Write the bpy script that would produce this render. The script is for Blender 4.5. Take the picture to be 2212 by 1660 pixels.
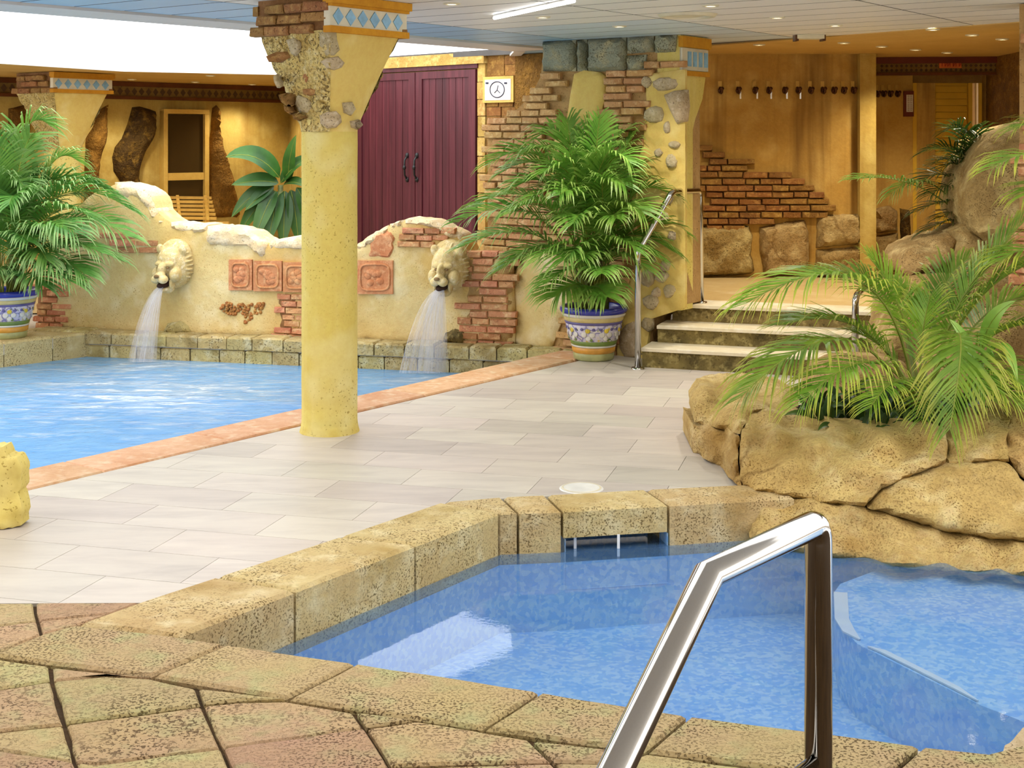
import bpy, bmesh, math, random
from mathutils import Vector, Matrix, noise
from mathutils.geometry import delaunay_2d_cdt

random.seed(7)
SC = bpy.context.scene
COL = SC.collection
for _o in list(bpy.data.objects):
    bpy.data.objects.remove(_o)

# ------------------------------------------------------------------ camera
# level camera 1.65 m above the deck, looking along +Y; focal length 2900 px on a 2212 px wide frame
FPX, CX, HY, EYE = 2900.0, 1106.0, 300.0, 1.65
cam_d = bpy.data.cameras.new('camera')
cam_d.sensor_width = 36.0
cam_d.lens = FPX / 2212.0 * 36.0
cam_d.shift_y = -(830.0 - HY) / 2212.0
cam_d.clip_start = 0.05
cam_d.clip_end = 200
cam = bpy.data.objects.new('camera', cam_d)
COL.objects.link(cam)
cam.location = (0, 0, EYE)
cam.rotation_euler = (math.pi / 2, 0, 0)
SC.camera = cam

# ------------------------------------------------------------------ world, exposure
SC.view_settings.view_transform = 'Standard'
SC.view_settings.look = 'None'
SC.view_settings.exposure = 0.27
SC.view_settings.gamma = 1.0
SC.view_settings.use_curve_mapping = False
cy = SC.cycles
cy.max_bounces = 4
cy.diffuse_bounces = 2
cy.glossy_bounces = 2
cy.transmission_bounces = 2
cy.transparent_max_bounces = 6
cy.caustics_reflective = False
cy.caustics_refractive = False
cy.adaptive_threshold = 0.05
wd = bpy.data.worlds.new('daylight')
SC.world = wd
wd.use_nodes = True
_bg = wd.node_tree.nodes['Background']
_bg.inputs[0].default_value = (1.0, 0.985, 0.965, 1)      # even fill light, added through the room's open sides and overhead gap
_bg.inputs[1].default_value = 1.9
SKYLIGHT_STRENGTH = 3.2
WARM = (1.0, 0.90, 0.68)

# ------------------------------------------------------------------ helpers
Z3 = Vector((0, 0, 1))

def W(px, py, D):
    return Vector(((px - CX) / FPX * D, D, EYE - (py - HY) / FPX * D))

def G(px, py, z=0.0):
    D = FPX * (EYE - z) / (py - HY)
    p = W(px, py, D)
    p.z = z
    return p

def srgb(r, g, b):
    def f(c):
        c /= 255.0
        return c / 12.92 if c <= 0.04045 else ((c + 0.055) / 1.055) ** 2.4
    return (f(r), f(g), f(b), 1.0)

class Plane:
    """vertical plane through two plan points; s runs along it, off points towards the camera"""
    def __init__(self, a, b):
        self.o = Vector((a[0], a[1])); d = Vector((b[0] - a[0], b[1] - a[1]))
        self.len = d.length; self.d = d.normalized()
        self.n = Vector((self.d.y, -self.d.x))
        self.ang = math.atan2(self.d.y, self.d.x)
    def sz(self, px, py):
        k = (px - CX) / FPX
        # (k*D, D) = o + s*d
        det = k * (-self.d.y) - (-self.d.x)
        # k*D - s*dx = ox ; D - s*dy = oy
        s = (self.o.x - k * self.o.y) / (k * self.d.y - self.d.x)
        D = self.o.y + s * self.d.y
        return s, EYE - (py - HY) / FPX * D
    def w(self, s, z, off=0.0):
        p = self.o + self.d * s + self.n * off
        return Vector((p.x, p.y, z))
    def px(self, px, py, off=0.0):
        s, z = self.sz(px, py)
        return self.w(s, z, off)
    def back(self):
        return Vector((-self.n.x, -self.n.y, 0))

def tag(o, label=None, cat=None, group=None, kind=None):
    if label: o['label'] = label
    if cat: o['category'] = cat
    if group: o['group'] = group
    if kind: o['kind'] = kind
    return o

def empty(name, loc, label=None, cat=None, group=None, kind=None):
    o = bpy.data.objects.new(name, None)
    COL.objects.link(o)
    o.location = loc
    o.empty_display_size = 0.1
    return tag(o, label, cat, group, kind)

def par_inv(parent):
    m = Matrix.Identity(4)
    p = parent
    if p is not None:
        m = Matrix.Translation(-Vector(p.location)) if p.get('_root', 1) else m
    return m

ROOTS = {}
def attach(o, parent):
    """parent without moving: every parent here is an unrotated object whose world offset is recorded"""
    if parent is None:
        ROOTS[o.name] = Vector(o.location)
        return o
    off = ROOTS.get(parent.name)
    if off is None:
        off = Vector(parent.location); ROOTS[parent.name] = off
    o.parent = parent
    rot = Matrix.Identity(4)
    if parent.type == 'MESH' or parent.type == 'CURVE':
        rot = parent.rotation_euler.to_matrix().to_4x4() @ Matrix.Diagonal((*parent.scale, 1))
    o.matrix_parent_inverse = (Matrix.Translation(off) @ rot).inverted()
    ROOTS[o.name] = Vector(o.location)
    return o

def mesh_obj(name, verts, faces, m, parent=None, smooth=False, loc=None, label=None, cat=None, group=None, kind=None, mats=None, fm=None):
    me = bpy.data.meshes.new(name)
    me.from_pydata([tuple(v) for v in verts], [], faces)
    if mats:
        for mm in mats: me.materials.append(mm)
        if fm:
            me.polygons.foreach_set('material_index', fm)
    elif m is not None:
        me.materials.append(m)
    if smooth:
        me.polygons.foreach_set('use_smooth', [True] * len(me.polygons))
    me.update()
    o = bpy.data.objects.new(name, me)
    COL.objects.link(o)
    if loc is not None: o.location = loc
    attach(o, parent)
    return tag(o, label, cat, group, kind)

def share(name, me, parent, loc, rotz=0.0, scale=(1, 1, 1), rot=None, kind=None):
    o = bpy.data.objects.new(name, me)
    COL.objects.link(o)
    o.location = loc
    o.rotation_euler = rot if rot else (0, 0, rotz)
    o.scale = scale
    attach(o, parent)
    if kind: o['kind'] = kind
    return o

class MB:
    def __init__(self):
        self.v = []; self.f = []; self.m = []
    def add(self, vs, fs, mi=0):
        b = len(self.v)
        self.v += [Vector(p) for p in vs]
        self.f += [tuple(i + b for i in f) for f in fs]
        self.m += [mi] * len(fs)
        return self
    def box(self, lo, hi, mi=0, M=None):
        x0, y0, z0 = lo; x1, y1, z1 = hi
        vs = [Vector(p) for p in ((x0,y0,z0),(x1,y0,z0),(x1,y1,z0),(x0,y1,z0),(x0,y0,z1),(x1,y0,z1),(x1,y1,z1),(x0,y1,z1))]
        if M is not None: vs = [M @ p for p in vs]
        return self.add(vs, [(0,3,2,1),(4,5,6,7),(0,1,5,4),(1,2,6,5),(2,3,7,6),(3,0,4,7)], mi)
    def lathe(self, prof, c, n=32, mi=0, a0=0.0):
        vs = []; fs = []
        for (r, z) in prof:
            for k in range(n):
                a = a0 + 2 * math.pi * k / n
                vs.append((c[0] + r * math.cos(a), c[1] + r * math.sin(a), c[2] + z))
        for i in range(len(prof) - 1):
            for k in range(n):
                k2 = (k + 1) % n
                fs.append((i * n + k, i * n + k2, (i + 1) * n + k2, (i + 1) * n + k))
        return self.add(vs, fs, mi)
    def tube(self, pts, r, n=10, mi=0, caps=True, radii=None):
        pts = [Vector(p) for p in pts]
        vs = []; fs = []
        up = Vector((0.13, 0.21, 0.97)).normalized()
        prev = None
        for i, p in enumerate(pts):
            t = (pts[min(i + 1, len(pts) - 1)] - pts[max(i - 1, 0)]).normalized()
            if prev is None:
                a = t.orthogonal().normalized()
            else:
                a = (prev - t * prev.dot(t))
                a = a.normalized() if a.length > 1e-6 else t.orthogonal().normalized()
            prev = a
            b = t.cross(a)
            rr = radii[i] if radii else r
            for k in range(n):
                an = 2 * math.pi * k / n
                vs.append(p + a * (rr * math.cos(an)) + b * (rr * math.sin(an)))
        for i in range(len(pts) - 1):
            for k in range(n):
                k2 = (k + 1) % n
                fs.append((i * n + k, i * n + k2, (i + 1) * n + k2, (i + 1) * n + k))
        if caps:
            fs.append(tuple(range(n - 1, -1, -1)))
            fs.append(tuple((len(pts) - 1) * n + k for k in range(n)))
        return self.add(vs, fs, mi)
    def ball(self, c, r, nu=14, nv=9, mi=0, M=None):
        vs = []; fs = []
        c = Vector(c)
        for j in range(nv + 1):
            th = math.pi * j / nv
            for i in range(nu):
                a = 2 * math.pi * i / nu
                p = Vector((r[0] * math.sin(th) * math.cos(a), r[1] * math.sin(th) * math.sin(a), r[2] * math.cos(th)))
                if M is not None: p = M @ p
                vs.append(c + p)
        for j in range(nv):
            for i in range(nu):
                i2 = (i + 1) % nu
                fs.append((j * nu + i, (j + 1) * nu + i, (j + 1) * nu + i2, j * nu + i2))
        return self.add(vs, fs, mi)
    def obj(self, name, m, parent=None, smooth=False, **kw):
        if isinstance(m, (list, tuple)):
            return mesh_obj(name, self.v, self.f, None, parent, smooth, mats=m, fm=self.m, **kw)
        return mesh_obj(name, self.v, self.f, m, parent, smooth, **kw)

def smooth_path(pts, rad=0.06, n=6):
    """round the corners of a polyline"""
    pts = [Vector(p) for p in pts]
    out = [pts[0]]
    for i in range(1, len(pts) - 1):
        a, b, c = pts[i - 1], pts[i], pts[i + 1]
        r1 = min(rad, (a - b).length * 0.45); r2 = min(rad, (c - b).length * 0.45)
        p0 = b + (a - b).normalized() * r1
        p2 = b + (c - b).normalized() * r2
        for k in range(n + 1):
            t = k / n
            out.append(p0 * (1 - t) ** 2 + b * 2 * t * (1 - t) + p2 * t * t)
    out.append(pts[-1])
    return out

def inside(p, poly):
    x, y = p[0], p[1]; c = False; n = len(poly); j = n - 1
    for i in range(n):
        xi, yi = poly[i][0], poly[i][1]; xj, yj = poly[j][0], poly[j][1]
        if (yi > y) != (yj > y) and x < (xj - xi) * (y - yi) / (yj - yi + 1e-12) + xi:
            c = not c
        j = i
    return c

def area2(poly):
    return 0.5 * sum(poly[i][0] * poly[(i + 1) % len(poly)][1] - poly[(i + 1) % len(poly)][0] * poly[i][1] for i in range(len(poly)))

def clip_half(poly, a, b, keep_left=True):
    """part of poly left of a->b (or right)"""
    out = []
    def sd(p):
        v = (b[0] - a[0]) * (p[1] - a[1]) - (b[1] - a[1]) * (p[0] - a[0])
        return v if keep_left else -v
    n = len(poly)
    for i in range(n):
        p, q = poly[i], poly[(i + 1) % n]
        dp, dq = sd(p), sd(q)
        if dp >= 0: out.append(p)
        if dp * dq < 0:
            t = dp / (dp - dq)
            out.append((p[0] + (q[0] - p[0]) * t, p[1] + (q[1] - p[1]) * t))
    return out

def subtract_convex(polys, conv):
    """each polygon minus a convex counter-clockwise polygon -> list of pieces"""
    if area2(conv) < 0: conv = conv[::-1]
    res = []
    for p in polys:
        rest = p
        for i in range(len(conv)):
            a, b = conv[i], conv[(i + 1) % len(conv)]
            o = clip_half(rest, a, b, False)
            if len(o) > 2 and abs(area2(o)) > 1e-5: res.append(o)
            rest = clip_half(rest, a, b, True)
            if len(rest) < 3: break
    return res

def clip_convex(poly, conv):
    if area2(conv) < 0: conv = conv[::-1]
    for i in range(len(conv)):
        poly = clip_half(poly, conv[i], conv[(i + 1) % len(conv)], True)
        if len(poly) < 3: return []
    return poly

def prism(mb, poly, z0, z1, mi=0, bev=0.0):
    """vertical prism on a plan polygon, its top edge chamfered"""
    if area2(poly) < 0: poly = poly[::-1]
    n = len(poly)
    if bev > 0:
        ins = inset(poly, bev)
        vs = [(p[0], p[1], z0) for p in poly] + [(p[0], p[1], z1 - bev) for p in poly] + [(p[0], p[1], z1) for p in ins]
        fs = [tuple(range(n - 1, -1, -1)), tuple(2 * n + i for i in range(n))]
        for i in range(n):
            j = (i + 1) % n
            fs += [(i, j, n + j, n + i), (n + i, n + j, 2 * n + j, 2 * n + i)]
    else:
        vs = [(p[0], p[1], z0) for p in poly] + [(p[0], p[1], z1) for p in poly]
        fs = [tuple(range(n - 1, -1, -1)), tuple(n + i for i in range(n))]
        for i in range(n):
            j = (i + 1) % n
            fs.append((i, j, n + j, n + i))
    mb.add(vs, fs, mi)

def inset(poly, d):
    n = len(poly); out = []
    for i in range(n):
        a, b, c = Vector(poly[i - 1]).to_2d(), Vector(poly[i]).to_2d(), Vector(poly[(i + 1) % n]).to_2d()
        e1 = (b - a); e2 = (c - b)
        if e1.length < 1e-7 or e2.length < 1e-7:
            out.append((b.x, b.y)); continue
        e1.normalize(); e2.normalize()
        n1 = Vector((-e1.y, e1.x)); n2 = Vector((-e2.y, e2.x))
        m = n1 + n2
        if m.length < 1e-6: m = n1
        k = d / max(0.35, 0.5 * m.length_squared) * 1.0
        out.append((b.x + m.x * k, b.y + m.y * k))
    return out

def resample(poly, step, jit=0.0, rnd=None):
    out = []
    n = len(poly)
    for i in range(n):
        a, b = poly[i], poly[(i + 1) % n]
        L = math.hypot(b[0] - a[0], b[1] - a[1])
        k = max(1, int(round(L / step)))
        for j in range(k):
            t = j / k
            x = a[0] + (b[0] - a[0]) * t; y = a[1] + (b[1] - a[1]) * t
            if jit and j:
                x += rnd.uniform(-jit, jit); y += rnd.uniform(-jit, jit)
            out.append((x, y))
    return out

def seg_dist(p, a, b):
    ax, ay = a[0], a[1]; dx, dy = b[0] - ax, b[1] - ay
    l2 = dx * dx + dy * dy
    t = 0 if l2 == 0 else max(0, min(1, ((p[0] - ax) * dx + (p[1] - ay) * dy) / l2))
    return math.hypot(p[0] - ax - t * dx, p[1] - ay - t * dy)

def relief(name, outline, basefn, back, thick, step, m, parent=None, bulge=0.02, edge=20.0, namp=0.0, nscale=3.0, jit=0.0,
           seed=0, smooth=True, shrink=0.0, holes=(), **kw):
    """solid with a shaped front: outline in 2D, basefn maps 2D -> 3D front point, back = unit vector into the solid"""
    rnd = random.Random(seed)
    ol = resample([tuple(p[:2]) for p in outline], step, jit, rnd)
    xs = [p[0] for p in ol]; ys = [p[1] for p in ol]
    pts = list(ol)
    y = min(ys) + step * 0.5; row = 0
    while y < max(ys):
        x = min(xs) + step * (0.5 if row % 2 else 0.0)
        while x < max(xs):
            q = (x + rnd.uniform(-.2, .2) * step, y + rnd.uniform(-.2, .2) * step)
            if inside(q, ol):
                d = min(seg_dist(q, ol[i], ol[(i + 1) % len(ol)]) for i in range(len(ol)))
                if d > step * 0.45: pts.append(q)
            x += step
        y += step * 0.87; row += 1
    n = len(ol)
    vv, ee, ff, ov, oe, of = delaunay_2d_cdt([Vector(p) for p in pts], [], [list(range(n))], 1, 1e-4)
    sgn = 1
    P3 = []; dist = []
    for v in vv:
        d = min(seg_dist(v, ol[i], ol[(i + 1) % n]) for i in range(n))
        dist.append(d)
        base = basefn(v.x, v.y)
        e = min(1.0, d / edge)
        b = bulge * (1 - (1 - e) ** 2)
        if namp:
            b += namp * noise.fractal(base * nscale + Vector((seed * 1.7, 0, 0)), 0.9, 2.1, 4) * (0.35 + 0.65 * e)
        P3.append(base - back * b)
    faces = []
    for f in ff:
        f = list(f)
        a, b, c = P3[f[0]], P3[f[1]], P3[f[2]]
        nn = (b - a).cross(c - a)
        if nn.dot(back) > 0: f = f[::-1]
        faces.append(tuple(f))
    # boundary edges -> skirt and back
    cnt = {}
    for f in faces:
        for i in range(len(f)):
            e = (f[i], f[(i + 1) % len(f)])
            cnt[e] = cnt.get(e, 0) + 1
    nb = len(P3)
    cen = sum(P3, Vector()) / max(1, nb)
    bk = [p + back * (thick if callable(thick) is False else thick(p)) + (cen - p) * shrink * 0.5 for p in P3]
    # flatten the back at the outline's own depth
    for i, p in enumerate(P3):
        bk[i] = basefn(vv[i].x, vv[i].y) + back * thick + (Vector((cen.x - p.x, 0, cen.z - p.z)) * shrink)
    fs = list(faces) + [tuple(i + nb for i in f[::-1]) for f in faces]
    for (a, b), k in list(cnt.items()):
        if (b, a) not in cnt:
            fs.append((b, a, a + nb, b + nb))
    o = mesh_obj(name, P3 + bk, fs, m, parent, smooth, **kw)
    if smooth:
        try:
            o.data.set_sharp_from_angle(angle=math.radians(50))
        except Exception:
            pass
    return o

def idw(ctrl):
    """depth field from control points (px, py, D)"""
    def f(x, y):
        sw = 0; sd = 0
        for (cx, cy, D) in ctrl:
            d2 = (cx - x) ** 2 + (cy - y) ** 2 + 4.0
            w = 1.0 / (d2 * d2) ** 0.75
            sw += w; sd += w * D
        return sd / sw
    return f

def rock(name, ctrl, m, parent=None, extra=(), thick=0.35, bulge=0.05, edge=28, step=14, namp=0.03, nscale=3.0, seed=0, shrink=0.12, jit=2.0, **kw):
    fn = idw(list(ctrl) + list(extra))
    return relief(name, ctrl, lambda x, y: W(x, y, fn(x, y)), Vector((0, 1, 0)), thick, step, m, parent, bulge, edge, namp, nscale, jit, seed, True, shrink, **kw)

# ------------------------------------------------------------------ materials
class NT:
    def __init__(self, name):
        self.m = bpy.data.materials.new(name)
        self.m.use_nodes = True
        self.t = self.m.node_tree
        self.t.nodes.clear()
        self.out = self.t.nodes.new('ShaderNodeOutputMaterial')
        self.pos = None
    def n(self, typ, **kw):
        nd = self.t.nodes.new(typ)
        for k, v in kw.items():
            setattr(nd, k, v)
        return nd
    def l(self, a, b):
        self.t.links.new(a, b)
    def P(self):
        if self.pos is None:
            self.pos = self.n('ShaderNodeNewGeometry').outputs['Position']
        return self.pos
    def mapping(self, scale=(1, 1, 1), rot=(0, 0, 0)):
        mp = self.n('ShaderNodeMapping')
        mp.inputs['Scale'].default_value = scale
        mp.inputs['Rotation'].default_value = rot
        self.l(self.P(), mp.inputs['Vector'])
        return mp.outputs['Vector']
    def noise(self, scale, detail=4, rough=0.6, vec=None, dist=0.0):
        nd = self.n('ShaderNodeTexNoise')
        nd.inputs['Scale'].default_value = scale
        nd.inputs['Detail'].default_value = detail
        nd.inputs['Roughness'].default_value = rough
        nd.inputs['Distortion'].default_value = dist
        self.l(vec if vec is not None else self.P(), nd.inputs['Vector'])
        return nd.outputs['Fac']
    def voro(self, scale, feat='F1', vec=None, out='Distance'):
        nd = self.n('ShaderNodeTexVoronoi', feature=feat)
        nd.inputs['Scale'].default_value = scale
        self.l(vec if vec is not None else self.P(), nd.inputs['Vector'])
        return nd.outputs[out]
    def ramp(self, fac, stops, interp='LINEAR'):
        r = self.n('ShaderNodeValToRGB')
        r.color_ramp.interpolation = interp
        el = r.color_ramp.elements
        el[0].position, el[0].color = stops[0][0], stops[0][1]
        el[1].position, el[1].color = stops[1][0], stops[1][1]
        for p, c in stops[2:]:
            e = el.new(p); e.color = c
        self.l(fac, r.inputs['Fac'])
        return r.outputs['Color']
    def fr(self, fac, a, b):
        return self.ramp(fac, [(a, (0, 0, 0, 1)), (b, (1, 1, 1, 1))])
    def mix(self, fac, a, b, mode='MIX'):
        nd = self.n('ShaderNodeMix', data_type='RGBA', blend_type=mode)
        for s, v in ((nd.inputs[0], fac), (nd.inputs[6], a), (nd.inputs[7], b)):
            if isinstance(v, (int, float)): s.default_value = v
            elif isinstance(v, tuple): s.default_value = v
            else: self.l(v, s)
        return nd.outputs[2]
    def math(self, op, a, b=None):
        nd = self.n('ShaderNodeMath', operation=op)
        for i, v in enumerate((a, b)):
            if v is None: continue
            if isinstance(v, (int, float)): nd.inputs[i].default_value = v
            else: self.l(v, nd.inputs[i])
        return nd.outputs[0]
    def rand(self):
        return self.n('ShaderNodeObjectInfo').outputs['Random']
    def vary(self, col, amt, hue=0.0):
        h = self.n('ShaderNodeHueSaturation')
        r = self.rand()
        mr = self.n('ShaderNodeMapRange')
        mr.inputs['To Min'].default_value = 1 - amt
        mr.inputs['To Max'].default_value = 1 + amt
        self.l(r, mr.inputs['Value'])
        self.l(mr.outputs[0], h.inputs['Value'])
        if hue:
            r2 = self.math('FRACT', self.math('MULTIPLY', r, 7.31))
            mr2 = self.n('ShaderNodeMapRange')
            mr2.inputs['To Min'].default_value = 0.5 - hue
            mr2.inputs['To Max'].default_value = 0.5 + hue
            self.l(r2, mr2.inputs['Value'])
            self.l(mr2.outputs[0], h.inputs['Hue'])
        self.l(col, h.inputs['Color'])
        return h.outputs['Color']
    def bsdf(self, col, rough=0.7, spec=0.3, metal=0.0, height=None, bstr=0.3, bdist=0.02):
        b = self.n('ShaderNodeBsdfPrincipled')
        if isinstance(col, tuple): b.inputs['Base Color'].default_value = col
        else: self.l(col, b.inputs['Base Color'])
        if isinstance(rough, (int, float)): b.inputs['Roughness'].default_value = rough
        else: self.l(rough, b.inputs['Roughness'])
        b.inputs['Specular IOR Level'].default_value = spec
        b.inputs['Metallic'].default_value = metal
        if height is not None:
            bp = self.n('ShaderNodeBump')
            bp.inputs['Strength'].default_value = bstr
            bp.inputs['Distance'].default_value = bdist
            self.l(height, bp.inputs['Height'])
            self.l(bp.outputs[0], b.inputs['Normal'])
        return b
    def done(self, sh):
        self.l(sh.outputs[0] if hasattr(sh, 'outputs') else sh, self.out.inputs['Surface'])
        return self.m

def stone(name, c1, c2, c3=None, scale=3.0, rand=0.1, hue=0.008, pits=0.0, pitscale=60, pitcol=(60, 42, 22), rough=0.85, bstr=0.5,
          bdist=0.012, fine=28, stain=None, stain_scale=1.2, stain_at=(0.55, 0.75), streak=None, over=0.22, crack=0.0):
    t = NT(name)
    f = t.fr(t.noise(scale, 3, 0.62), 0.33, 0.68)
    col = t.mix(f, srgb(*c1), srgb(*c2))
    if c3:
        col = t.mix(t.fr(t.noise(scale * 2.7, 2, 0.7), 0.5, 0.72), col, srgb(*c3))
    g = t.noise(fine, 2, 0.75)
    col = t.mix(t.math('MULTIPLY', t.fr(g, 0.35, 0.7), 0.30), col, (1, 1, 1, 1), 'SOFT_LIGHT') if False else t.mix(over, col, t.ramp(g, [(0.3, (0.35, 0.35, 0.35, 1)), (0.7, (0.68, 0.68, 0.68, 1))]), 'OVERLAY')
    if stain:
        col = t.mix(t.math('MULTIPLY', t.fr(t.noise(stain_scale, 2, 0.65), *stain_at), 0.75), col, srgb(*stain))
    if streak:
        v = t.mapping((streak[1], streak[1], streak[1] * 0.07))
        col = t.mix(t.math('MULTIPLY', t.fr(t.noise(1.0, 4, 0.7, v), 0.48, 0.68), streak[2]), col, srgb(*streak[0]))
    h = g
    if pits:
        pv = t.noise(pitscale * 1.7, 1, 0.6)
        msk = t.ramp(pv, [(0.69 - pits * 0.09, (0, 0, 0, 1)), (0.73 - pits * 0.09, (1, 1, 1, 1))])
        pvr = msk
        gate = t.fr(t.noise(scale * 1.6, 2, 0.6), 0.38, 0.6)
        msk = t.math('MULTIPLY', msk, gate)
        col = t.mix(t.math('MULTIPLY', msk, 0.8), col, srgb(*pitcol))
        h = t.math('SUBTRACT', h, t.math('MULTIPLY', pvr, 0.7))
    if crack:
        wv = t.n('ShaderNodeVectorMath', operation='ADD')
        nn_ = t.n('ShaderNodeTexNoise'); nn_.inputs['Scale'].default_value = 3.0; nn_.inputs['Detail'].default_value = 3.0
        t.l(t.P(), nn_.inputs['Vector'])
        sc_ = t.n('ShaderNodeVectorMath', operation='SCALE'); sc_.inputs['Scale'].default_value = 0.35
        t.l(nn_.outputs['Color'], sc_.inputs[0]); t.l(t.P(), wv.inputs[0]); t.l(sc_.outputs[0], wv.inputs[1])
        ed = t.voro(crack, 'DISTANCE_TO_EDGE', wv.outputs[0])
        ln = t.ramp(ed, [(0.0, (1, 1, 1, 1)), (0.035, (0, 0, 0, 1))])
        ln = t.math('MULTIPLY', ln, t.fr(t.noise(2.3, 2, 0.5), 0.48, 0.62))
        col = t.mix(t.math('MULTIPLY', ln, 0.6), col, srgb(110, 78, 34))
    if rand: col = t.vary(col, rand, hue)
    return t.done(t.bsdf(col, rough, 0.25, 0, h, bstr, bdist))

def plain(name, c, rough=0.6, spec=0.4, metal=0.0, var=0.08, scale=6, bstr=0.0, rand=0.0):
    t = NT(name)
    f = t.noise(scale, 4, 0.6)
    a = srgb(*c)
    d = tuple(max(0, x * (1 - var * 2.2)) for x in a[:3]) + (1,)
    e = tuple(min(1, x * (1 + var)) for x in a[:3]) + (1,)
    col = t.ramp(f, [(0.3, d), (0.7, e)])
    if rand: col = t.vary(col, rand)
    return t.done(t.bsdf(col, rough, spec, metal, f if bstr else None, bstr, 0.01))

def emissive(name, c, strength):
    t = NT(name)
    e = t.n('ShaderNodeEmission')
    e.inputs[0].default_value = (*c, 1); e.inputs[1].default_value = strength
    return t.done(e)

M = {}
M['tile'] = (lambda: None)()
def _tile():
    t = NT('deck_tile')
    v = t.mapping((2.0, 9.0, 1.0), (0, 0, math.radians(15)))
    f = t.noise(1.0, 6, 0.65, v, 0.4)
    col = t.ramp(f, [(0.25, srgb(182, 172, 162)), (0.5, srgb(200, 190, 178)), (0.75, srgb(212, 203, 188))])
    col = t.mix(t.math('MULTIPLY', t.fr(t.noise(0.7, 3, 0.6), 0.45, 0.65), 0.35), col, srgb(214, 200, 184))
    col = t.vary(col, 0.10, 0.016)
    return t.done(t.bsdf(col, 0.42, 0.35, 0, f, 0.06, 0.004))
M['tile'] = _tile()
M['grout'] = stone('grout', (186, 174, 158), (196, 184, 168), rand=0)
M['soil_joint'] = stone('joint_dirt', (58, 42, 22), (84, 62, 34), rand=0)
M['paver'] = stone('paving_stone', (184, 160, 114), (184, 154, 120), (176, 168, 120), 2.2, 0.09, 0.020, 1.5, 62, (78, 56, 30), bstr=0.8)
M['coping'] = stone('coping_stone', (206, 184, 132), (194, 166, 114), (218, 200, 154), 3.0, 0.05, 0.006, 1.3, 72, (96, 74, 34), bstr=0.55, stain=(160, 128, 60), stain_scale=2.3, stain_at=(0.58, 0.75))
M['coping_pink'] = stone('terracotta_coping', (222, 178, 140), (206, 152, 108), (226, 196, 160), 4.0, 0.05, 0.006, 0.1, 70, (140, 90, 60), rough=0.7, bstr=0.2)
M['curb'] = stone('curb_block', (196, 176, 118), (168, 146, 92), (206, 192, 148), 4.0, 0.08, 0.008, 1.0, 45, (90, 68, 36), bstr=0.7, stain=(120, 100, 52), stain_scale=2.0)
M['plaster'] = stone('sand_plaster', (228, 202, 142), (212, 182, 114), (234, 214, 164), 1.6, 0.0, 0, 0.5, 55, (176, 140, 80), bstr=0.45, stain=(206, 158, 76), stain_scale=0.9, stain_at=(0.55, 0.75))
M['plaster_top'] = stone('pale_weathered_plaster', (230, 206, 164), (216, 186, 138), (238, 222, 190), 3.0, 0.0, 0, 0.3, 50, (150, 110, 70), bstr=0.8)
M['column'] = stone('yellow_plaster', (222, 202, 112), (214, 190, 98), (228, 214, 146), 0.9, 0.0, 0, 0.5, 40, (150, 122, 46), bstr=0.2, streak=((232, 214, 140), 3.0, 0.6))
M['cap_plaster'] = stone('cap_plaster', (224, 196, 112), (214, 182, 96), (230, 208, 134), 1.5, 0.0, 0, 0, bstr=0.25)
M['ochre'] = stone('ochre_paint', (214, 152, 42), (196, 132, 34), None, 6, 0.03, 0, 0, bstr=0.3)
M['rubble'] = stone('rubble_mortar', (216, 192, 120), (190, 160, 90), (226, 208, 150), 9, 0.0, 0, 1.5, 40, (80, 58, 26), bstr=1.0, bdist=0.03)
M['cobble'] = stone('grey_cobble', (196, 176, 140), (170, 150, 112), (206, 190, 160), 8, 0.12, 0.01, 0.4, 60, (84, 66, 40), bstr=0.8)
M['brick_cap'] = stone('capital_brick', (162, 116, 70), (142, 98, 58), (182, 142, 84), 9, 0.16, 0.015, 0.4, 50, (76, 50, 26), bstr=0.8)
M['brick'] = stone('fountain_brick', (206, 146, 104), (188, 122, 84), (222, 178, 130), 7, 0.14, 0.012, 0.25, 55, (110, 66, 38), bstr=0.7)
M['brick_pier'] = stone('pier_brick', (206, 162, 110), (188, 138, 84), (222, 184, 130), 7, 0.13, 0.012, 0.25, 55, (104, 68, 34), bstr=0.7)
M['brick_dark'] = stone('amber_brick', (150, 104, 52), (126, 84, 40), (172, 128, 66), 7, 0.16, 0.01, 0.3, 55, (66, 42, 18), bstr=0.8)
M['mortar'] = stone('mortar', (150, 108, 66), (126, 88, 52), None, 6, 0, 0, 0.2, 50, bstr=0.7)
M['mortar_lt'] = stone('mortar_pale', (186, 150, 96), (168, 130, 78), None, 6, 0, 0, 0.2, 50, bstr=0.7)
M['terracotta'] = stone('terracotta_relief', (212, 148, 100), (196, 126, 80), (224, 170, 120), 8, 0.05, 0.006, 0.15, 50, (130, 76, 46), bstr=0.5)
M['grey_block'] = stone('grey_green_block', (164, 162, 134), (138, 142, 122), (180, 168, 126), 4, 0.1, 0.015, 1.2, 60, (78, 70, 46), bstr=0.8)
M['rock'] = stone('sandstone_rock', (206, 178, 114), (188, 156, 94), (218, 194, 140), 1.8, 0.05, 0.006, 1.0, 70, (116, 84, 36), bstr=0.7, bdist=0.02, stain=(150, 112, 46), stain_scale=2.2, stain_at=(0.52, 0.74), over=0.5, crack=1.6)
M['rock_grey'] = stone('brown_boulder', (176, 148, 96), (150, 120, 70), (196, 172, 118), 2.2, 0.06, 0.006, 1.0, 60, (90, 64, 30), bstr=0.7, bdist=0.02, stain=(112, 80, 36), stain_scale=1.8, over=0.5, crack=1.8)
M['amber_wall'] = stone('amber_stained_wall', (204, 162, 84), (184, 140, 64), (214, 176, 100), 0.9, 0.0, 0, 0, bstr=0.3, streak=((120, 84, 36), 3.2, 0.8))
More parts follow.
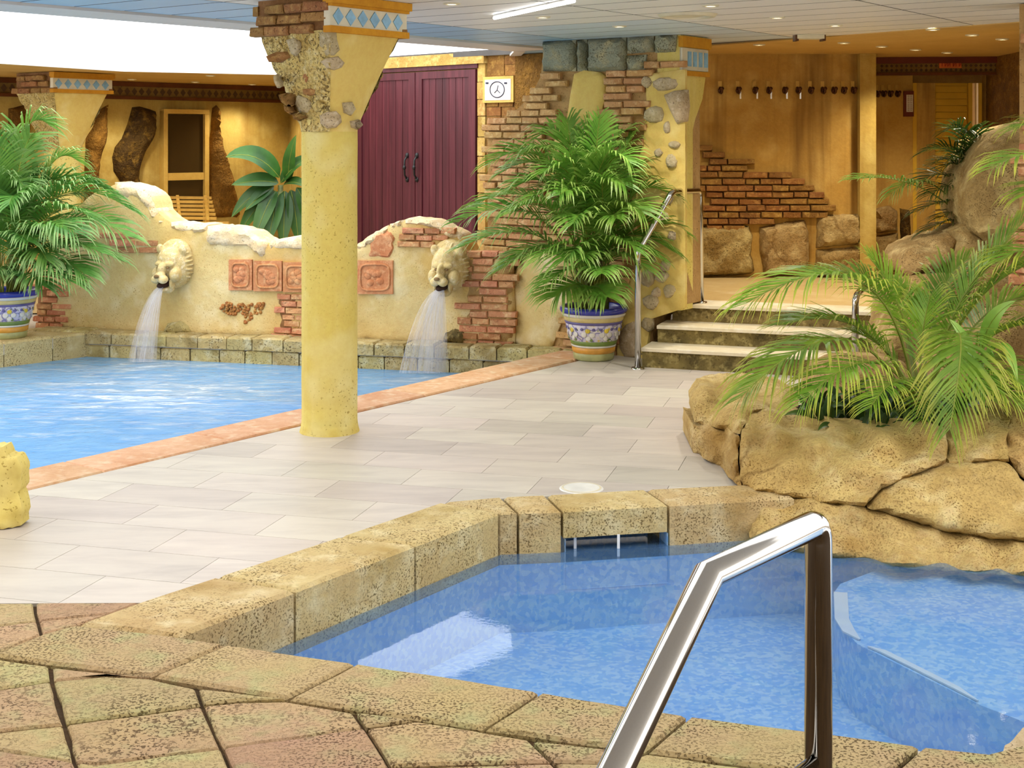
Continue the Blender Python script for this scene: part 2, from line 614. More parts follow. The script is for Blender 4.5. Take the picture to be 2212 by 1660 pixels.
M['back_wall'] = stone('ochre_back_wall', (206, 176, 96), (186, 154, 76), (216, 190, 112), 1.2, 0.0, 0, 0, bstr=0.3, streak=((150, 108, 40), 2.6, 0.5))
M['dark_rock'] = stone('dark_bark_rock', (92, 68, 28), (66, 46, 20), (132, 100, 40), 4, 0, 0, 0.5, 40, (36, 24, 10), bstr=1.0, bdist=0.03)
M['trunk_brown'] = stone('bark_brown', (136, 96, 34), (108, 74, 26), (156, 112, 44), 4, 0, 0, 0.3, 40, (70, 44, 16), bstr=0.9, bdist=0.03)
M['sill'] = stone('door_wall_stone', (200, 164, 92), (176, 136, 70), (212, 182, 112), 5, 0.1, 0.01, 0.3, 50, (100, 70, 34), bstr=0.6)
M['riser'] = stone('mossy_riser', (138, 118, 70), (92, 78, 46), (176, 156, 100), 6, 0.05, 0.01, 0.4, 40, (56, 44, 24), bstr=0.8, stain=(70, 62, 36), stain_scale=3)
M['tread'] = stone('pale_tread', (232, 220, 192), (220, 204, 168), (238, 228, 206), 4, 0.03, 0, 0, rough=0.5, bstr=0.1)
M['landing'] = stone('landing_tile', (214, 184, 128), (204, 170, 110), (222, 196, 146), 1.5, 0.04, 0, 0, rough=0.4, bstr=0.1)
M['ceil'] = (lambda: None)()
M['ceil'] = plain('ceiling_board', (246, 243, 236), 0.4, 0.4, 0, 0.01, 2, 0, 0.02)
M['ceil_bounce'] = plain('blue_bounce_ceiling_board', (172, 208, 232), 0.4, 0.4, 0, 0.02, 2, 0, 0.03)  # blue light bounced from pool and sky, put into the board colour
M['ceil_bounce_faint'] = plain('faint_bounce_ceiling_board', (214, 228, 238), 0.4, 0.4, 0, 0.02, 2, 0, 0.02)  # weaker blue bounce, painted into boards further from the skylight
M['ceil_gap_shade'] = plain('ceiling_gap_shade', (96, 92, 88), 0.8, 0.2)
M['ceil_trim'] = plain('ceiling_trim', (222, 216, 208), 0.5, 0.3, 0, 0.02)
M['amber_ceil'] = stone('amber_ceiling_board', (214, 176, 104), (204, 164, 92), None, 3, 0.04, 0, 0, rough=0.5, bstr=0.05)
M['brown_trim'] = stone('brown_cornice', (110, 62, 30), (86, 46, 22), None, 5, 0.03, 0, 0, rough=0.6, bstr=0.3)
M['frieze_band'] = stone('frieze_band', (150, 120, 66), (130, 100, 54), None, 6, 0.03, 0, 0.2, 40, bstr=0.3)
M['frieze_mark'] = plain('frieze_mark', (92, 66, 40), 0.7)
M['white_tile'] = plain('frieze_white', (226, 216, 186), 0.5, 0.4, 0, 0.06, 9)
M['blue_diamond'] = plain('frieze_blue', (140, 186, 214), 0.4, 0.5, 0, 0.12, 14, 0, 0.08)
M['navy'] = plain('frieze_navy', (52, 66, 92), 0.5)
M['white'] = plain('white_paint', (250, 249, 246), 0.5, 0.3, 0, 0.01)
M['black'] = plain('black_iron', (26, 22, 22), 0.45, 0.5)
M['glass_dark'] = (lambda: None)()
M['cream_wood'] = stone('cream_wood', (222, 184, 98), (208, 166, 80), None, 5, 0.05, 0, 0, rough=0.5, bstr=0.15)
M['lounger_wood'] = stone('lounger_wood', (216, 168, 76), (196, 146, 58), None, 6, 0.07, 0, 0, rough=0.5, bstr=0.15)
M['shutter'] = plain('yellow_shutter', (232, 186, 62), 0.55, 0.3, 0, 0.05, 5, 0, 0.03)
M['red_sign'] = plain('red_sign', (190, 70, 40), 0.5)
M['orange_sign'] = plain('orange_sign', (226, 120, 60), 0.5)
M['maroon'] = plain('maroon_frame', (110, 42, 22), 0.5)
M['paper'] = plain('sign_paper', (232, 226, 218), 0.6)
M['ink'] = plain('sign_ink', (44, 44, 70), 0.6)
M['hook_metal'] = plain('hook_metal', (86, 52, 30), 0.35, 0.5, 0.7)
M['hook_chrome'] = plain('hook_chrome', (220, 214, 200), 0.25, 0.5, 0.9)
M['soil'] = stone('dark_soil', (44, 34, 20), (28, 22, 14), None, 10, 0, 0, 0, bstr=1.0)
M['mouth'] = plain('mouth_dark', (58, 34, 22), 0.8)
M['lion'] = stone('lion_cast_stone', (228, 204, 146), (210, 184, 122), (238, 222, 184), 9, 0.0, 0, 0.3, 60, (140, 112, 60), bstr=0.6, stain=(176, 142, 76), stain_scale=6)
M['nose'] = stone('lion_nose_stone', (150, 122, 82), (128, 100, 66), None, 12, 0, 0, 0.3, 60, bstr=0.5)
M['grape'] = stone('berry_relief', (182, 124, 66), (156, 100, 50), (200, 146, 84), 20, 0.1, 0.01, 0.2, 60, bstr=0.6)
M['pot_blue'] = plain('cobalt_glaze', (48, 54, 158), 0.18, 0.6, 0, 0.12, 8)
M['pot_white'] = plain('white_glaze', (224, 218, 206), 0.22, 0.5, 0, 0.05, 12)
M['pot_cream'] = plain('cream_glaze', (216, 196, 130), 0.25, 0.5, 0, 0.08, 12)
M['pot_orange'] = plain('orange_glaze', (222, 160, 66), 0.25, 0.5, 0, 0.1, 12)
M['pot_yellow'] = plain('yellow_glaze', (222, 196, 60), 0.25, 0.5, 0, 0.1, 12)
M['pot_green'] = plain('green_glaze', (120, 142, 66), 0.3, 0.5, 0, 0.1, 12)
M['pot_purple'] = plain('purple_glaze', (104, 96, 150), 0.25, 0.5, 0, 0.1, 12)
M['pot_foot'] = plain('grey_green_glaze', (178, 178, 120), 0.35, 0.5, 0, 0.12, 14)
M['drain'] = plain('drain_cover', (238, 236, 228), 0.35, 0.5)
M['vent'] = plain('vent_metal', (226, 216, 186), 0.4, 0.5)
M['lamp_on'] = emissive('downlight_lens', (1.0, 0.86, 0.58), 6.0)
M['tube_on'] = emissive('fluorescent_tube', (1.0, 0.98, 0.95), 5.0)
M['skylight'] = emissive('skylight_diffuser', (0.97, 0.985, 1.0), SKYLIGHT_STRENGTH)

def _pot_band():
    t = NT('painted_floral_glaze')
    v1 = t.voro(17.0, 'F1')
    col = t.ramp(v1, [(0.0, srgb(214, 150, 70)), (0.2, srgb(222, 196, 90)), (0.28, srgb(224, 216, 220)), (0.55, srgb(206, 198, 222)), (0.68, srgb(110, 104, 160)), (0.78, srgb(226, 218, 208)), (1.0, srgb(230, 222, 206))])
    n2 = t.noise(34, 3, 0.6)
    col = t.mix(t.fr(n2, 0.62, 0.68), col, srgb(84, 104, 60))
    return t.done(t.bsdf(col, 0.25, 0.5))
M['pot_floral'] = _pot_band()

def _glass_dark():
    t = NT('dark_door_glass')
    b = t.bsdf(srgb(58, 40, 18), 0.12, 0.5)
    return t.done(b)
M['glass_dark'] = _glass_dark()

def _door():
    t = NT('maroon_wood')
    v = t.mapping((14, 14, 0.8))
    f = t.noise(1.0, 6, 0.65, v, 0.3)
    col = t.ramp(f, [(0.25, srgb(58, 20, 26)), (0.5, srgb(84, 32, 40)), (0.75, srgb(110, 48, 56))])
    col = t.vary(col, 0.08)
    return t.done(t.bsdf(col, 0.5, 0.35, 0, f, 0.2, 0.004))
M['door'] = _door()

def _steel():
    t = NT('brushed_steel')
    f = t.noise(300, 1, 0.5)
    col = t.ramp(f, [(0.0, (0.52, 0.50, 0.47, 1)), (1.0, (0.56, 0.54, 0.51, 1))])
    return t.done(t.bsdf(col, 0.10, 0.5, 1.0))
M['steel'] = _steel()

def _leaf(name, ca, cb, tip, trans=0.33, rough=0.42):
    t = NT(name)
    at = t.n('ShaderNodeAttribute', attribute_name='lt')
    f = t.noise(5.0, 3, 0.6)
    col = t.mix(t.fr(f, 0.35, 0.65), srgb(*ca), srgb(*cb))
    col = t.mix(t.math('MULTIPLY', t.fr(at.outputs['Fac'], 0.45, 1.0), 0.75), col, srgb(*tip))
    col = t.vary(col, 0.20, 0.008)
    b = t.bsdf(col, rough, 0.4)
    tr = t.n('ShaderNodeBsdfTranslucent')
    t.l(col, tr.inputs['Color'])
    mx = t.n('ShaderNodeMixShader')
    mx.inputs[0].default_value = trans
    t.l(b.outputs[0], mx.inputs[1]); t.l(tr.outputs[0], mx.inputs[2])
    return t.done(mx)
M['palm_mid'] = _leaf('palm_green', (92, 146, 48), (138, 186, 74), (188, 210, 116))
M['palm_left'] = _leaf('palm_bluegreen', (74, 126, 52), (116, 166, 70), (176, 200, 130))
M['palm_bright'] = _leaf('palm_bright_green', (100, 144, 40), (150, 186, 62), (226, 214, 92))
M['palm_dark'] = _leaf('palm_dark_green', (34, 60, 22), (54, 82, 30), (110, 120, 50))
M['leaf_broad'] = _leaf('broad_leaf_green', (36, 74, 22), (58, 100, 32), (76, 116, 44), 0.12, 0.42)
M['leaf_pale'] = _leaf('pale_leaf_green', (120, 172, 62), (150, 194, 84), (166, 204, 100), 0.2, 0.3)
M['under'] = _leaf('undergrowth_green', (34, 58, 22), (58, 88, 32), (96, 124, 50), 0.15, 0.4)
M['rachis'] = plain('palm_stalk', (136, 146, 54), 0.5, 0.4, 0, 0.15, 10)
M['stalk'] = plain('palm_cane', (112, 118, 52), 0.5, 0.4, 0, 0.3, 14)
M['dry_leaf'] = _leaf('dry_leaf', (176, 140, 66), (196, 160, 84), (150, 110, 56))

def _mosaic(name, ca, cb, cc, sc):
    t = NT(name)
    col = t.mix(t.fr(t.noise(1.4, 3, 0.6), 0.35, 0.65), srgb(*ca), srgb(*cb))
    v = t.voro(sc, 'F1', None, 'Color')
    sp = t.n('ShaderNodeSeparateColor'); t.l(v, sp.inputs[0])
    col = t.mix(t.math('MULTIPLY', t.fr(sp.outputs[0], 0.35, 0.8), 0.8), col, srgb(*cc))
    return t.done(t.bsdf(col, 0.5, 0.3))
M['basin_small'] = _mosaic('blue_mosaic', (132, 186, 250), (150, 200, 252), (204, 232, 255), 55)
M['basin_big'] = _mosaic('pale_blue_mosaic', (150, 200, 246), (160, 208, 248), (190, 226, 252), 14)

def _water(name, tint, diff, rough, bscale, bstr, ior, foam=(), dmix=0.3, bdist=0.02):
    t = NT(name)
    tr = t.n('ShaderNodeBsdfTransparent'); tr.inputs[0].default_value = (*tint, 1)
    df = t.n('ShaderNodeBsdfDiffuse')
    nz = t.noise(bscale, 4, 0.6, t.mapping((1, 1.6, 1)))
    nz2 = t.noise(bscale * 3.1, 3, 0.6)
    col = t.ramp(nz, [(0.3, srgb(*diff[0])), (0.7, srgb(*diff[1]))])
    facs = None
    if foam:
        for (fx, fy, rx, ry) in foam:
            sb = t.n('ShaderNodeVectorMath', operation='SUBTRACT'); t.l(t.P(), sb.inputs[0]); sb.inputs[1].default_value = (fx, fy, 0)
            mu = t.n('ShaderNodeVectorMath', operation='MULTIPLY'); t.l(sb.outputs[0], mu.inputs[0]); mu.inputs[1].default_value = (1 / rx, 1 / ry, 0)
            ln = t.n('ShaderNodeVectorMath', operation='LENGTH'); t.l(mu.outputs[0], ln.inputs[0])
            fa = t.ramp(ln.outputs['Value'], [(0.0, (1, 1, 1, 1)), (1.0, (0, 0, 0, 1))])
            facs = fa if facs is None else t.math('MAXIMUM', facs, fa)
        wv = t.noise(7.0, 5, 0.65, t.mapping((0.55, 1.6, 1)), 0.6)
        th = t.math('ADD', t.math('MULTIPLY', facs, 0.30), wv)
        fm = t.fr(th, 0.66, 0.95)
        col = t.mix(fm, col, srgb(236, 244, 250))
    else:
        fm = None
    t.l(col, df.inputs['Color'])
    m1 = t.n('ShaderNodeMixShader')
    if fm is not None:
        t.l(t.math('MAXIMUM', fm, dmix), m1.inputs[0])
    else:
        m1.inputs[0].default_value = dmix
    t.l(tr.outputs[0], m1.inputs[1]); t.l(df.outputs[0], m1.inputs[2])
    gl = t.n('ShaderNodeBsdfGlossy'); gl.inputs['Roughness'].default_value = rough
    bp = t.n('ShaderNodeBump'); bp.inputs['Strength'].default_value = bstr; bp.inputs['Distance'].default_value = bdist
    t.l(t.math('ADD', nz, t.math('MULTIPLY', nz2, 0.4)), bp.inputs['Height'])
    t.l(bp.outputs[0], gl.inputs['Normal'])
    fr = t.n('ShaderNodeFresnel'); fr.inputs['IOR'].default_value = ior
    t.l(bp.outputs[0], fr.inputs['Normal'])
    m2 = t.n('ShaderNodeMixShader')
    t.l(fr.outputs[0], m2.inputs[0]); t.l(m1.outputs[0], m2.inputs[1]); t.l(gl.outputs[0], m2.inputs[2])
    return t.done(m2)

def _jet():
    t = NT('falling_water')
    at = t.n('ShaderNodeAttribute', attribute_name='lt')
    ct = t.n('ShaderNodeAttribute', attribute_name='st')
    v = t.n('ShaderNodeCombineXYZ')
    t.l(t.math('MULTIPLY', ct.outputs['Fac'], 9.0), v.inputs[0]); t.l(t.math('MULTIPLY', at.outputs['Fac'], 0.6), v.inputs[1])
    nz = t.noise(2.2, 4, 0.6, v.outputs[0])
    a = t.math('MULTIPLY', t.ramp(nz, [(0.36, (0.03, 0.03, 0.03, 1)), (0.70, (0.70, 0.70, 0.70, 1))]), t.ramp(at.outputs['Fac'], [(0.0, (0.95, 0.95, 0.95, 1)), (1.0, (0.55, 0.55, 0.55, 1))]))
    tr = t.n('ShaderNodeBsdfTransparent')
    d = t.bsdf(srgb(236, 234, 240), 0.3, 0.5)
    mx = t.n('ShaderNodeMixShader')
    t.l(a, mx.inputs[0]); t.l(tr.outputs[0], mx.inputs[1]); t.l(d.outputs[0], mx.inputs[2])
    return t.done(mx)
M['jet'] = _jet()

def set_attr(me, name, vals):
    a = me.attributes.new(name, 'FLOAT', 'POINT')
    a.data.foreach_set('value', vals)
# ------------------------------------------------------------------ plan geometry
UX = (G(1000, 808) - G(50, 1022)).to_2d().normalized()         # direction of the pool's long edge
VX = Vector((UX.y, -UX.x))
ZC = 2.42                                                       # ceiling height
ZS = 2.30                                                       # soffit height
WZ1, WZ2 = -0.20, -0.175                                        # water levels: large pool, small pool
t2 = lambda v: (v.x, v.y)
PA = G(50, 1022).to_2d()
BIG = [(-3.60, 11.41), (0.40, 10.42), t2(PA - UX * 5.2), (-8.6, 6.1)]
SMALL_IN = [t2(G(385, 1381)), t2(G(900, 1182)), t2(G(1080, 1113)), t2(G(1215, 1108)), t2(G(1445, 1095)), t2(G(1700, 1080)), (4.4, 6.0),
            (4.4, 4.2), t2(G(2212, 1590)), t2(G(2130, 1633)), t2(G(1488, 1552))]
SMALL_OUT = [t2(G(310, 1303)), t2(G(730, 1165)), t2(G(950, 1090)), t2(G(1085, 1078)), t2(G(1390, 1062)), t2(G(1750, 1043)), (4.6, 6.4), (4.6, 3.4), t2(G(1488, 1552)), t2(G(385, 1381))]
PP = Plane((0.242 - 0.986 * 0.9, 10.63 + 0.71 * 0.9), (1.228, 9.92))       # brick pier
FW = Plane((-4.30, 11.815), (0.15, 10.71))                              # fountain wall
DW = Plane((-1.71, 13.95), (0.52, 11.81))                               # wall of the double door
RB = Plane((1.30, 12.1), (3.255, 12.1))                                  # amber wall behind the steps
BW = Plane((-6.1, 13.6), (-2.42, 17.3))                                 # ochre wall far left

def floor_prism(name, polys, z0, z1, m, parent=None, **kw):
    mb = MB()
    for p in polys: prism(mb, list(p), z0, z1)
    return mb.obj(name, m, parent, **kw)

# ground under everything, cut out for the two pools
rect = [(-9.5, -0.5), (6.5, -0.5), (6.5, 19.5), (-9.5, 19.5)]
SMALL_HOLE = SMALL_OUT[:7] + [(4.6, 3.0), t2(G(2330, 1655)), t2(G(1488, 1552)), t2(G(385, 1381))]
gp = subtract_convex(subtract_convex([rect], BIG), SMALL_HOLE)
ground = floor_prism('floor', gp, -0.10, -0.0135, M['grout'], None, kind='structure', label='pale beige tiled deck between the two pools', cat='floor')

# deck tiles
E1 = Vector((math.cos(math.radians(-15)), math.sin(math.radians(-15)))); E2 = Vector((-E1.y, E1.x))
O1, O2 = G(50, 1062).to_2d(), G(1230, 785).to_2d()
PV1, PV2 = G(-400, 1306).to_2d(), G(310, 1303).to_2d()
TL, TW = 0.62, 0.31
nt = 0
for j in range(-10, 40):
    for i in range(-14, 14):
        c = E1 * (i * TL + (TL * 0.5 if j % 2 else 0)) + E2 * (j * TW)
        if not (3.5 < c.y < 10.4 and -5.4 < c.x < 3.0): continue
        g = 0.0012
        poly = [t2(c + E1 * a * (TL / 2 - g) + E2 * b * (TW / 2 - g)) for a, b in ((-1, -1), (1, -1), (1, 1), (-1, 1))]
        poly = clip_half(poly, t2(O1), t2(O2), False)
        if len(poly) < 3: continue
        poly = clip_half(poly, t2(PV1), t2(PV2), True)
        if len(poly) < 3: continue
        # nothing behind the pier wall or under the steps and the planter
        poly = clip_half(poly, t2(PP.o - PP.n * 0.05), t2(PP.o + PP.d * 5 - PP.n * 0.05), False)
        if len(poly) < 3: continue
        if c.y < 6.9 and c.x > 1.7: continue
        if c.y > 9.9 and c.x > 1.0: continue
        ps = [p for p in subtract_convex([poly], SMALL_OUT) if abs(area2(p)) > 0.0002]
        if not ps: continue
        mb = MB()
        for p in ps: prism(mb, p, -0.0135, 0.0, 0, 0.0)
        mb.obj('tile', M['tile'], ground); nt += 1

# large pool: basin, coping, water
def basin(name, poly, ztop, zbot, m, **kw):
    if area2(poly) < 0: poly = poly[::-1]
    n = len(poly)
    vs = [(p[0], p[1], ztop) for p in poly] + [(p[0], p[1], zbot) for p in poly]
    fs = [(i, n + i, n + (i + 1) % n, (i + 1) % n) for i in range(n)] + [tuple(n + i for i in range(n))]
    return mesh_obj(name, vs, fs, m, None, False, **kw)
basin('pool_floor', BIG, -0.215, -0.75, M['basin_big'], kind='structure', label='pale blue basin of the large pool', cat='pool')
basin('pool_floor', SMALL_IN, -0.22, -0.52, M['basin_small'], kind='structure', label='blue mosaic basin of the small pool', cat='pool')
cop = empty('pool_coping', (0, 8, 0), 'salmon stone coping along the edge of the large pool', 'coping', kind='structure')
d = 0.0; rnd = random.Random(3)
start = PA - UX * 5.2
nrm = Vector((UX.y, -UX.x))
total = (Vector(BIG[1]) - start).length
while d < total + 0.15:
    L = rnd.uniform(0.62, 0.95)
    a = start + UX * (d + 0.002); b = start + UX * min(d + L - 0.002, total + 0.2)
    mb = MB()
    wv = [0.315, 0.315]
    poly = [t2(a - nrm * 0.012), t2(b - nrm * 0.012), t2(b + nrm * wv[0]), t2(a + nrm * wv[0])]
    prism(mb, poly, -0.07, 0.008 + rnd.uniform(0, .002), 0, 0.008)
    if a.y > 3: mb.obj('coping_stone', M['coping_pink'], cop)
    d += L

JET1 = (W(300, 790, FPX * (EYE - WZ1) / 490)); JET2 = W(905, 812, FPX * (EYE - WZ1) / 512)
M['water_big'] = _water('large_pool_water', (0.80, 0.93, 1.0), ((128, 186, 244), (160, 208, 250)), 0.12, 5.0, 0.5, 1.10,
                        [(JET1.x + 0.05, JET1.y - 0.05, 1.5, 0.7), (JET2.x, JET2.y - 0.15, 1.0, 0.6), (-2.6, 9.6, 2.6, 2.2)], 0.55)
M['water_small'] = _water('small_pool_water', (0.86, 0.94, 1.0), ((108, 164, 240), (160, 204, 250)), 0.0, 9.0, 0.02, 1.26, (), 0.22, 0.01)
def sheet(name, poly, z, m, **kw):
    if area2(poly) < 0: poly = poly[::-1]
    return mesh_obj(name, [(p[0], p[1], z) for p in poly], [tuple(range(len(poly)))], m, None, False, **kw)
sheet('pool_water', BIG, WZ1, M['water_big'], kind='structure', label='pale blue rippling water of the large pool below the lion heads', cat='water')

# small pool: coping blocks traced on the deck plane
cop2 = empty('pool_coping', (0, 5.5, 0), 'thick sandy stone coping blocks around the small pool', 'coping', kind='structure')
def stone_prism(pxpoly, z0, z1, m, parent, name, gap=0.004, bev=0.012, jit=0.004, seed=0, step=0.12):
    rnd = random.Random(seed)
    poly = [t2(G(x, y)) for x, y in pxpoly]
    if area2(poly) < 0: poly = poly[::-1]
    poly = inset(poly, gap)
    poly = resample(poly, step, jit, rnd)
    mb = MB(); prism(mb, poly, z0, z1, 0, bev)
    return mb.obj(name, m, parent)
CB = [
    ([(310, 1303), (465, 1252), (640, 1282), (385, 1381), (165, 1355)], -0.30),
    ([(465, 1252), (730, 1165), (900, 1182), (640, 1282)], -0.30),
    ([(730, 1165), (950, 1090), (1080, 1113), (900, 1182)], -0.30),
    ([(950, 1090), (1085, 1078), (1120, 1111), (1080, 1113)], -0.30),
    ([(1085, 1078), (1180, 1074), (1215, 1108), (1120, 1111)], -0.30),
    ([(1180, 1074), (1395, 1062), (1445, 1095), (1215, 1108)], -0.115),
    ([(1395, 1062), (1640, 1050), (1720, 1079), (1445, 1095)], -0.30),
]
for i, (p, zb) in enumerate(CB):
    stone_prism(p, zb, 0.012, M['coping'], cop2, 'coping_stone', 0.006, 0.014, 0.0015, i, 0.2)
NB = [
    [(-120, 1462), (0, 1415), (90, 1375), (165, 1355), (385, 1381), (490, 1397), (327, 1467), (108, 1440), (0, 1425)],
    [(490, 1397), (770, 1438), (620, 1516), (327, 1467)],
    [(770, 1438), (1168, 1500), (1042, 1582), (620, 1516)],
    [(1168, 1500), (1488, 1552), (1395, 1631), (1042, 1582)],
    [(1488, 1552), (1700, 1579), (1990, 1618), (1900, 1700), (1395, 1631)],
    [(1990, 1618), (2130, 1633), (2260, 1600), (2330, 1720), (1900, 1700)],
]
for i, p in enumerate(NB):
    if i == 0: p = [(-78, 1430), (0, 1413), (90, 1375), (165, 1355), (385, 1381), (490, 1397), (327, 1467), (108, 1440), (0, 1424), (-78, 1430)]
    stone_prism(p, -0.30, 0.010, M['paver'], cop2, 'coping_stone', 0.006, 0.010, 0.004, 20 + i, 0.12)
# mouth of the overflow under the thin coping block
o_a, o_b = G(1222, 1108).to_2d(), G(1443, 1096).to_2d()
od = (o_b - o_a).normalized(); on = Vector((-od.y, od.x))
mb = MB()
zt, zb = -0.118, -0.34
q = [o_a, o_b, o_b + on * 0.35, o_a + on * 0.35]
mb.add([(p.x, p.y, z) for z in (zt, zb) for p in q], [(1, 2, 6, 5), (2, 3, 7, 6), (3, 0, 4, 7), (4, 5, 6, 7)])
mb.obj('overflow_niche', M['basin_small'], cop2)
for px_ in (1243, 1337):
    p = G(px_, 1104); p.y += 0.03
    mb = MB(); mb.box((p.x - .006, p.y - .006, -0.21), (p.x + .006, p.y + .006, -0.112)); mb.obj('overflow_bar', M['white'], cop2)
water_small = MB()
def ccw(p): return p if area2(p) > 0 else p[::-1]
pw = ccw(SMALL_IN); water_small.add([(p[0], p[1], WZ2) for p in pw], [tuple(range(len(pw)))])
qq = ccw([t2(p) for p in q]); water_small.add([(p[0], p[1], WZ2) for p in qq], [(0, 1, 2, 3)])
water_small.obj('pool_water', M['water_small'], None, kind='structure', label='clear blue still water of the small pool under the near handrail', cat='water')
# bright L-shaped mark built as white strips on an added underwater block
added_block = empty('mark_block', (1.6, 5, -0.6), 'added underwater block with white strips for a bright mark in the small pool', 'added_block')
def under(px, py, z):   # point below the water seen along the straight line of sight
    return G(px, py, z)
zbn = -0.24
pts_in = [under(1800, 1283, zbn), under(1812, 1350, zbn), under(1852, 1392, zbn), under(2120, 1525, zbn), under(2420, 1640, zbn)]
mb = MB()
poly = [t2(p) for p in pts_in] + [(4.35, 4.3), (4.35, 5.95), t2(under(1900, 1230, zbn)), t2(under(1815, 1262, zbn))]
prism(mb, poly, -0.52, zbn)
mb.obj('block_body', M['basin_small'], added_block)
def strip(pts, w, z):
    mb = MB(); vs = []
    for i, p in enumerate(pts):
        t = (pts[min(i + 1, len(pts) - 1)] - pts[max(0, i - 1)]).to_2d().normalized()
        nn = Vector((-t.y, t.x))
        ww = w[i]
        vs += [(p.x + nn.x * ww, p.y + nn.y * ww, z), (p.x, p.y, z), (p.x + nn.x * ww, p.y + nn.y * ww, z + .006), (p.x, p.y, z + .006)]
    fs = []
    for i in range(len(pts) - 1):
        a = i * 4; b = a + 4
        fs += [(a + 2, a + 3, b + 3, b + 2), (a + 1, b + 1, b + 3, a + 3), (a, a + 2, b + 2, b)]
    mb.add(vs, fs); return mb
strip([under(1801, 1283, zbn), under(1803, 1340, zbn), under(1820, 1368, zbn), under(1856, 1386, zbn)], [0.055, 0.055, 0.05, 0.006], zbn + .002).obj('mark_strip', M['white'], added_block)
strip([under(1874, 1401, zbn), under(1900, 1412, zbn), under(2060, 1492, zbn), under(2112, 1519, zbn)], [0.004, 0.028, 0.026, 0.004], zbn + .002).obj('mark_strip', M['white'], added_block)

# ------------------------------------------------------------------ stone paving in the foreground
pav = floor_prism('pavement', [[t2(G(-1300, 1304)), t2(G(309, 1301)), t2(G(165, 1356)), t2(G(385, 1384)), t2(G(1488, 1556)), t2(G(2330, 1680)), (4.6, 2.95), (4.6, -0.4), (-5.0, -0.4)]],
                  -0.09, -0.012, M['soil_joint'], None, kind='structure', label='foreground paving of pitted sandstone slabs', cat='paving')
PVS = [
    [(-80, 1305), (-80, 1366), (-420, 1400), (-420, 1306)], [(-420, 1306), (-420, 1400), (-800, 1430), (-800, 1307)], [(-80, 1366), (-80, 1432), (-420, 1500), (-420, 1400)], [(-420, 1400), (-420, 1500), (-800, 1540), (-800, 1430)],
    [(-80, 1432), (-80, 1505), (-420, 1580), (-420, 1500)], [(-80, 1505), (-80, 1592), (-420, 1680), (-420, 1580)], [(-420, 1500), (-420, 1680), (-800, 1760), (-800, 1540)], [(-80, 1592), (-80, 1612), (-80, 1760), (-420, 1760), (-420, 1680)],
    [(-80, 1305), (75, 1305), (82, 1345), (-80, 1366)],
    [(75, 1305), (308, 1304), (240, 1330), (82, 1345)],
    [(-80, 1366), (82, 1345), (90, 1375), (0, 1413), (-80, 1440)],
    [(82, 1345), (240, 1330), (165, 1355), (90, 1375)],
    [(-80, 1426), (0, 1427), (108, 1442), (112, 1474), (-80, 1505)],
    [(-80, 1505), (112, 1474), (140, 1569), (-80, 1592)],
    [(-80, 1592), (140, 1569), (162, 1652), (-80, 1612)],
    [(-80, 1612), (162, 1652), (200, 1760), (-80, 1760)],
    [(110, 1443), (325, 1469), (230, 1464), (113, 1475)],
    [(113, 1475), (230, 1464), (325, 1469), (425, 1491), (438, 1528), (140, 1568)],
    [(140, 1568), (438, 1528), (480, 1621), (210, 1656), (162, 1650)],
    [(162, 1650), (210, 1656), (480, 1621), (545, 1760), (190, 1760)],
    [(425, 1491), (620, 1517), (520, 1519), (438, 1527)],
    [(438, 1527), (520, 1519), (620, 1517), (765, 1542), (790, 1578), (480, 1621)],
    [(480, 1621), (790, 1578), (900, 1760), (545, 1760)],
    [(765, 1542), (900, 1562), (790, 1578)],
    [(790, 1578), (900, 1562), (1145, 1603), (1195, 1652), (842, 1662)],
    [(842, 1662), (1195, 1652), (1290, 1760), (900, 1760)],
    [(1145, 1603), (1395, 1632), (1330, 1655), (1195, 1652)],
    [(1195, 1652), (1330, 1655), (1395, 1632), (1700, 1675), (1760, 1760), (1290, 1760)],
    [(1700, 1675), (1900, 1702), (2330, 1722), (2330, 1790), (1760, 1790)],
]
for i, p in enumerate(PVS):
    rnd = random.Random(i)
    stone_prism(p, -0.05, 0.006 + rnd.uniform(-.003, .003), M['paver'], pav, 'paving_slab', 0.006, 0.007, 0.004, i, 0.09)

# ------------------------------------------------------------------ ceiling
def C(px, py, z=ZC):
    D = FPX * (z - EYE) / (HY - py)
    return ((px - CX) / FPX * D, D)
S1 = C(0, 18); S2 = C(1110, 107)
sd = (Vector(S2) - Vector(S1)).normalized()
SKY = [t2(Vector(S1) - sd * 4.5), S1, S2, (-0.02, 12.22), (-1.55, 13.72), (-2.27, 13.45), (-3.71, 12.75), (-4.35, 11.45), (-6.6, 6.9)]
A1, A2 = C(1500, 100), C(2212, 46)
base = [(-9.0, 6.0), (5.4, 6.0), (5.4, 14.6), (-1.0, 14.6), (-9.0, 14.6)]
cp = subtract_convex([base], SKY)
back_edge = [(-1.55, 13.75), (-9.0, 13.75)]
ceil_polys = []
for p in cp:
    # leave the far-left soffit zone out
    p2 = clip_half(p, (-9.0, 8.2 - 0.0), (-4.5, 11.9), False) if False else p
    ceil_polys.append(p2)
SOFF = [(-6.6, 6.9), (-4.35, 11.45), (-3.71, 12.75), (-2.27, 13.45), (-1.55, 13.72), (-1.2, 19.0), (-9.0, 19.0), (-9.0, 6.9)]
ceiling = floor_prism('ceiling', ceil_polys, ZC + 0.004, ZC + 0.08, M['ceil_gap_shade'], None, kind='structure', label='white boarded ceiling over the pools', cat='ceiling')
BWD = 0.34; PL = 1.45
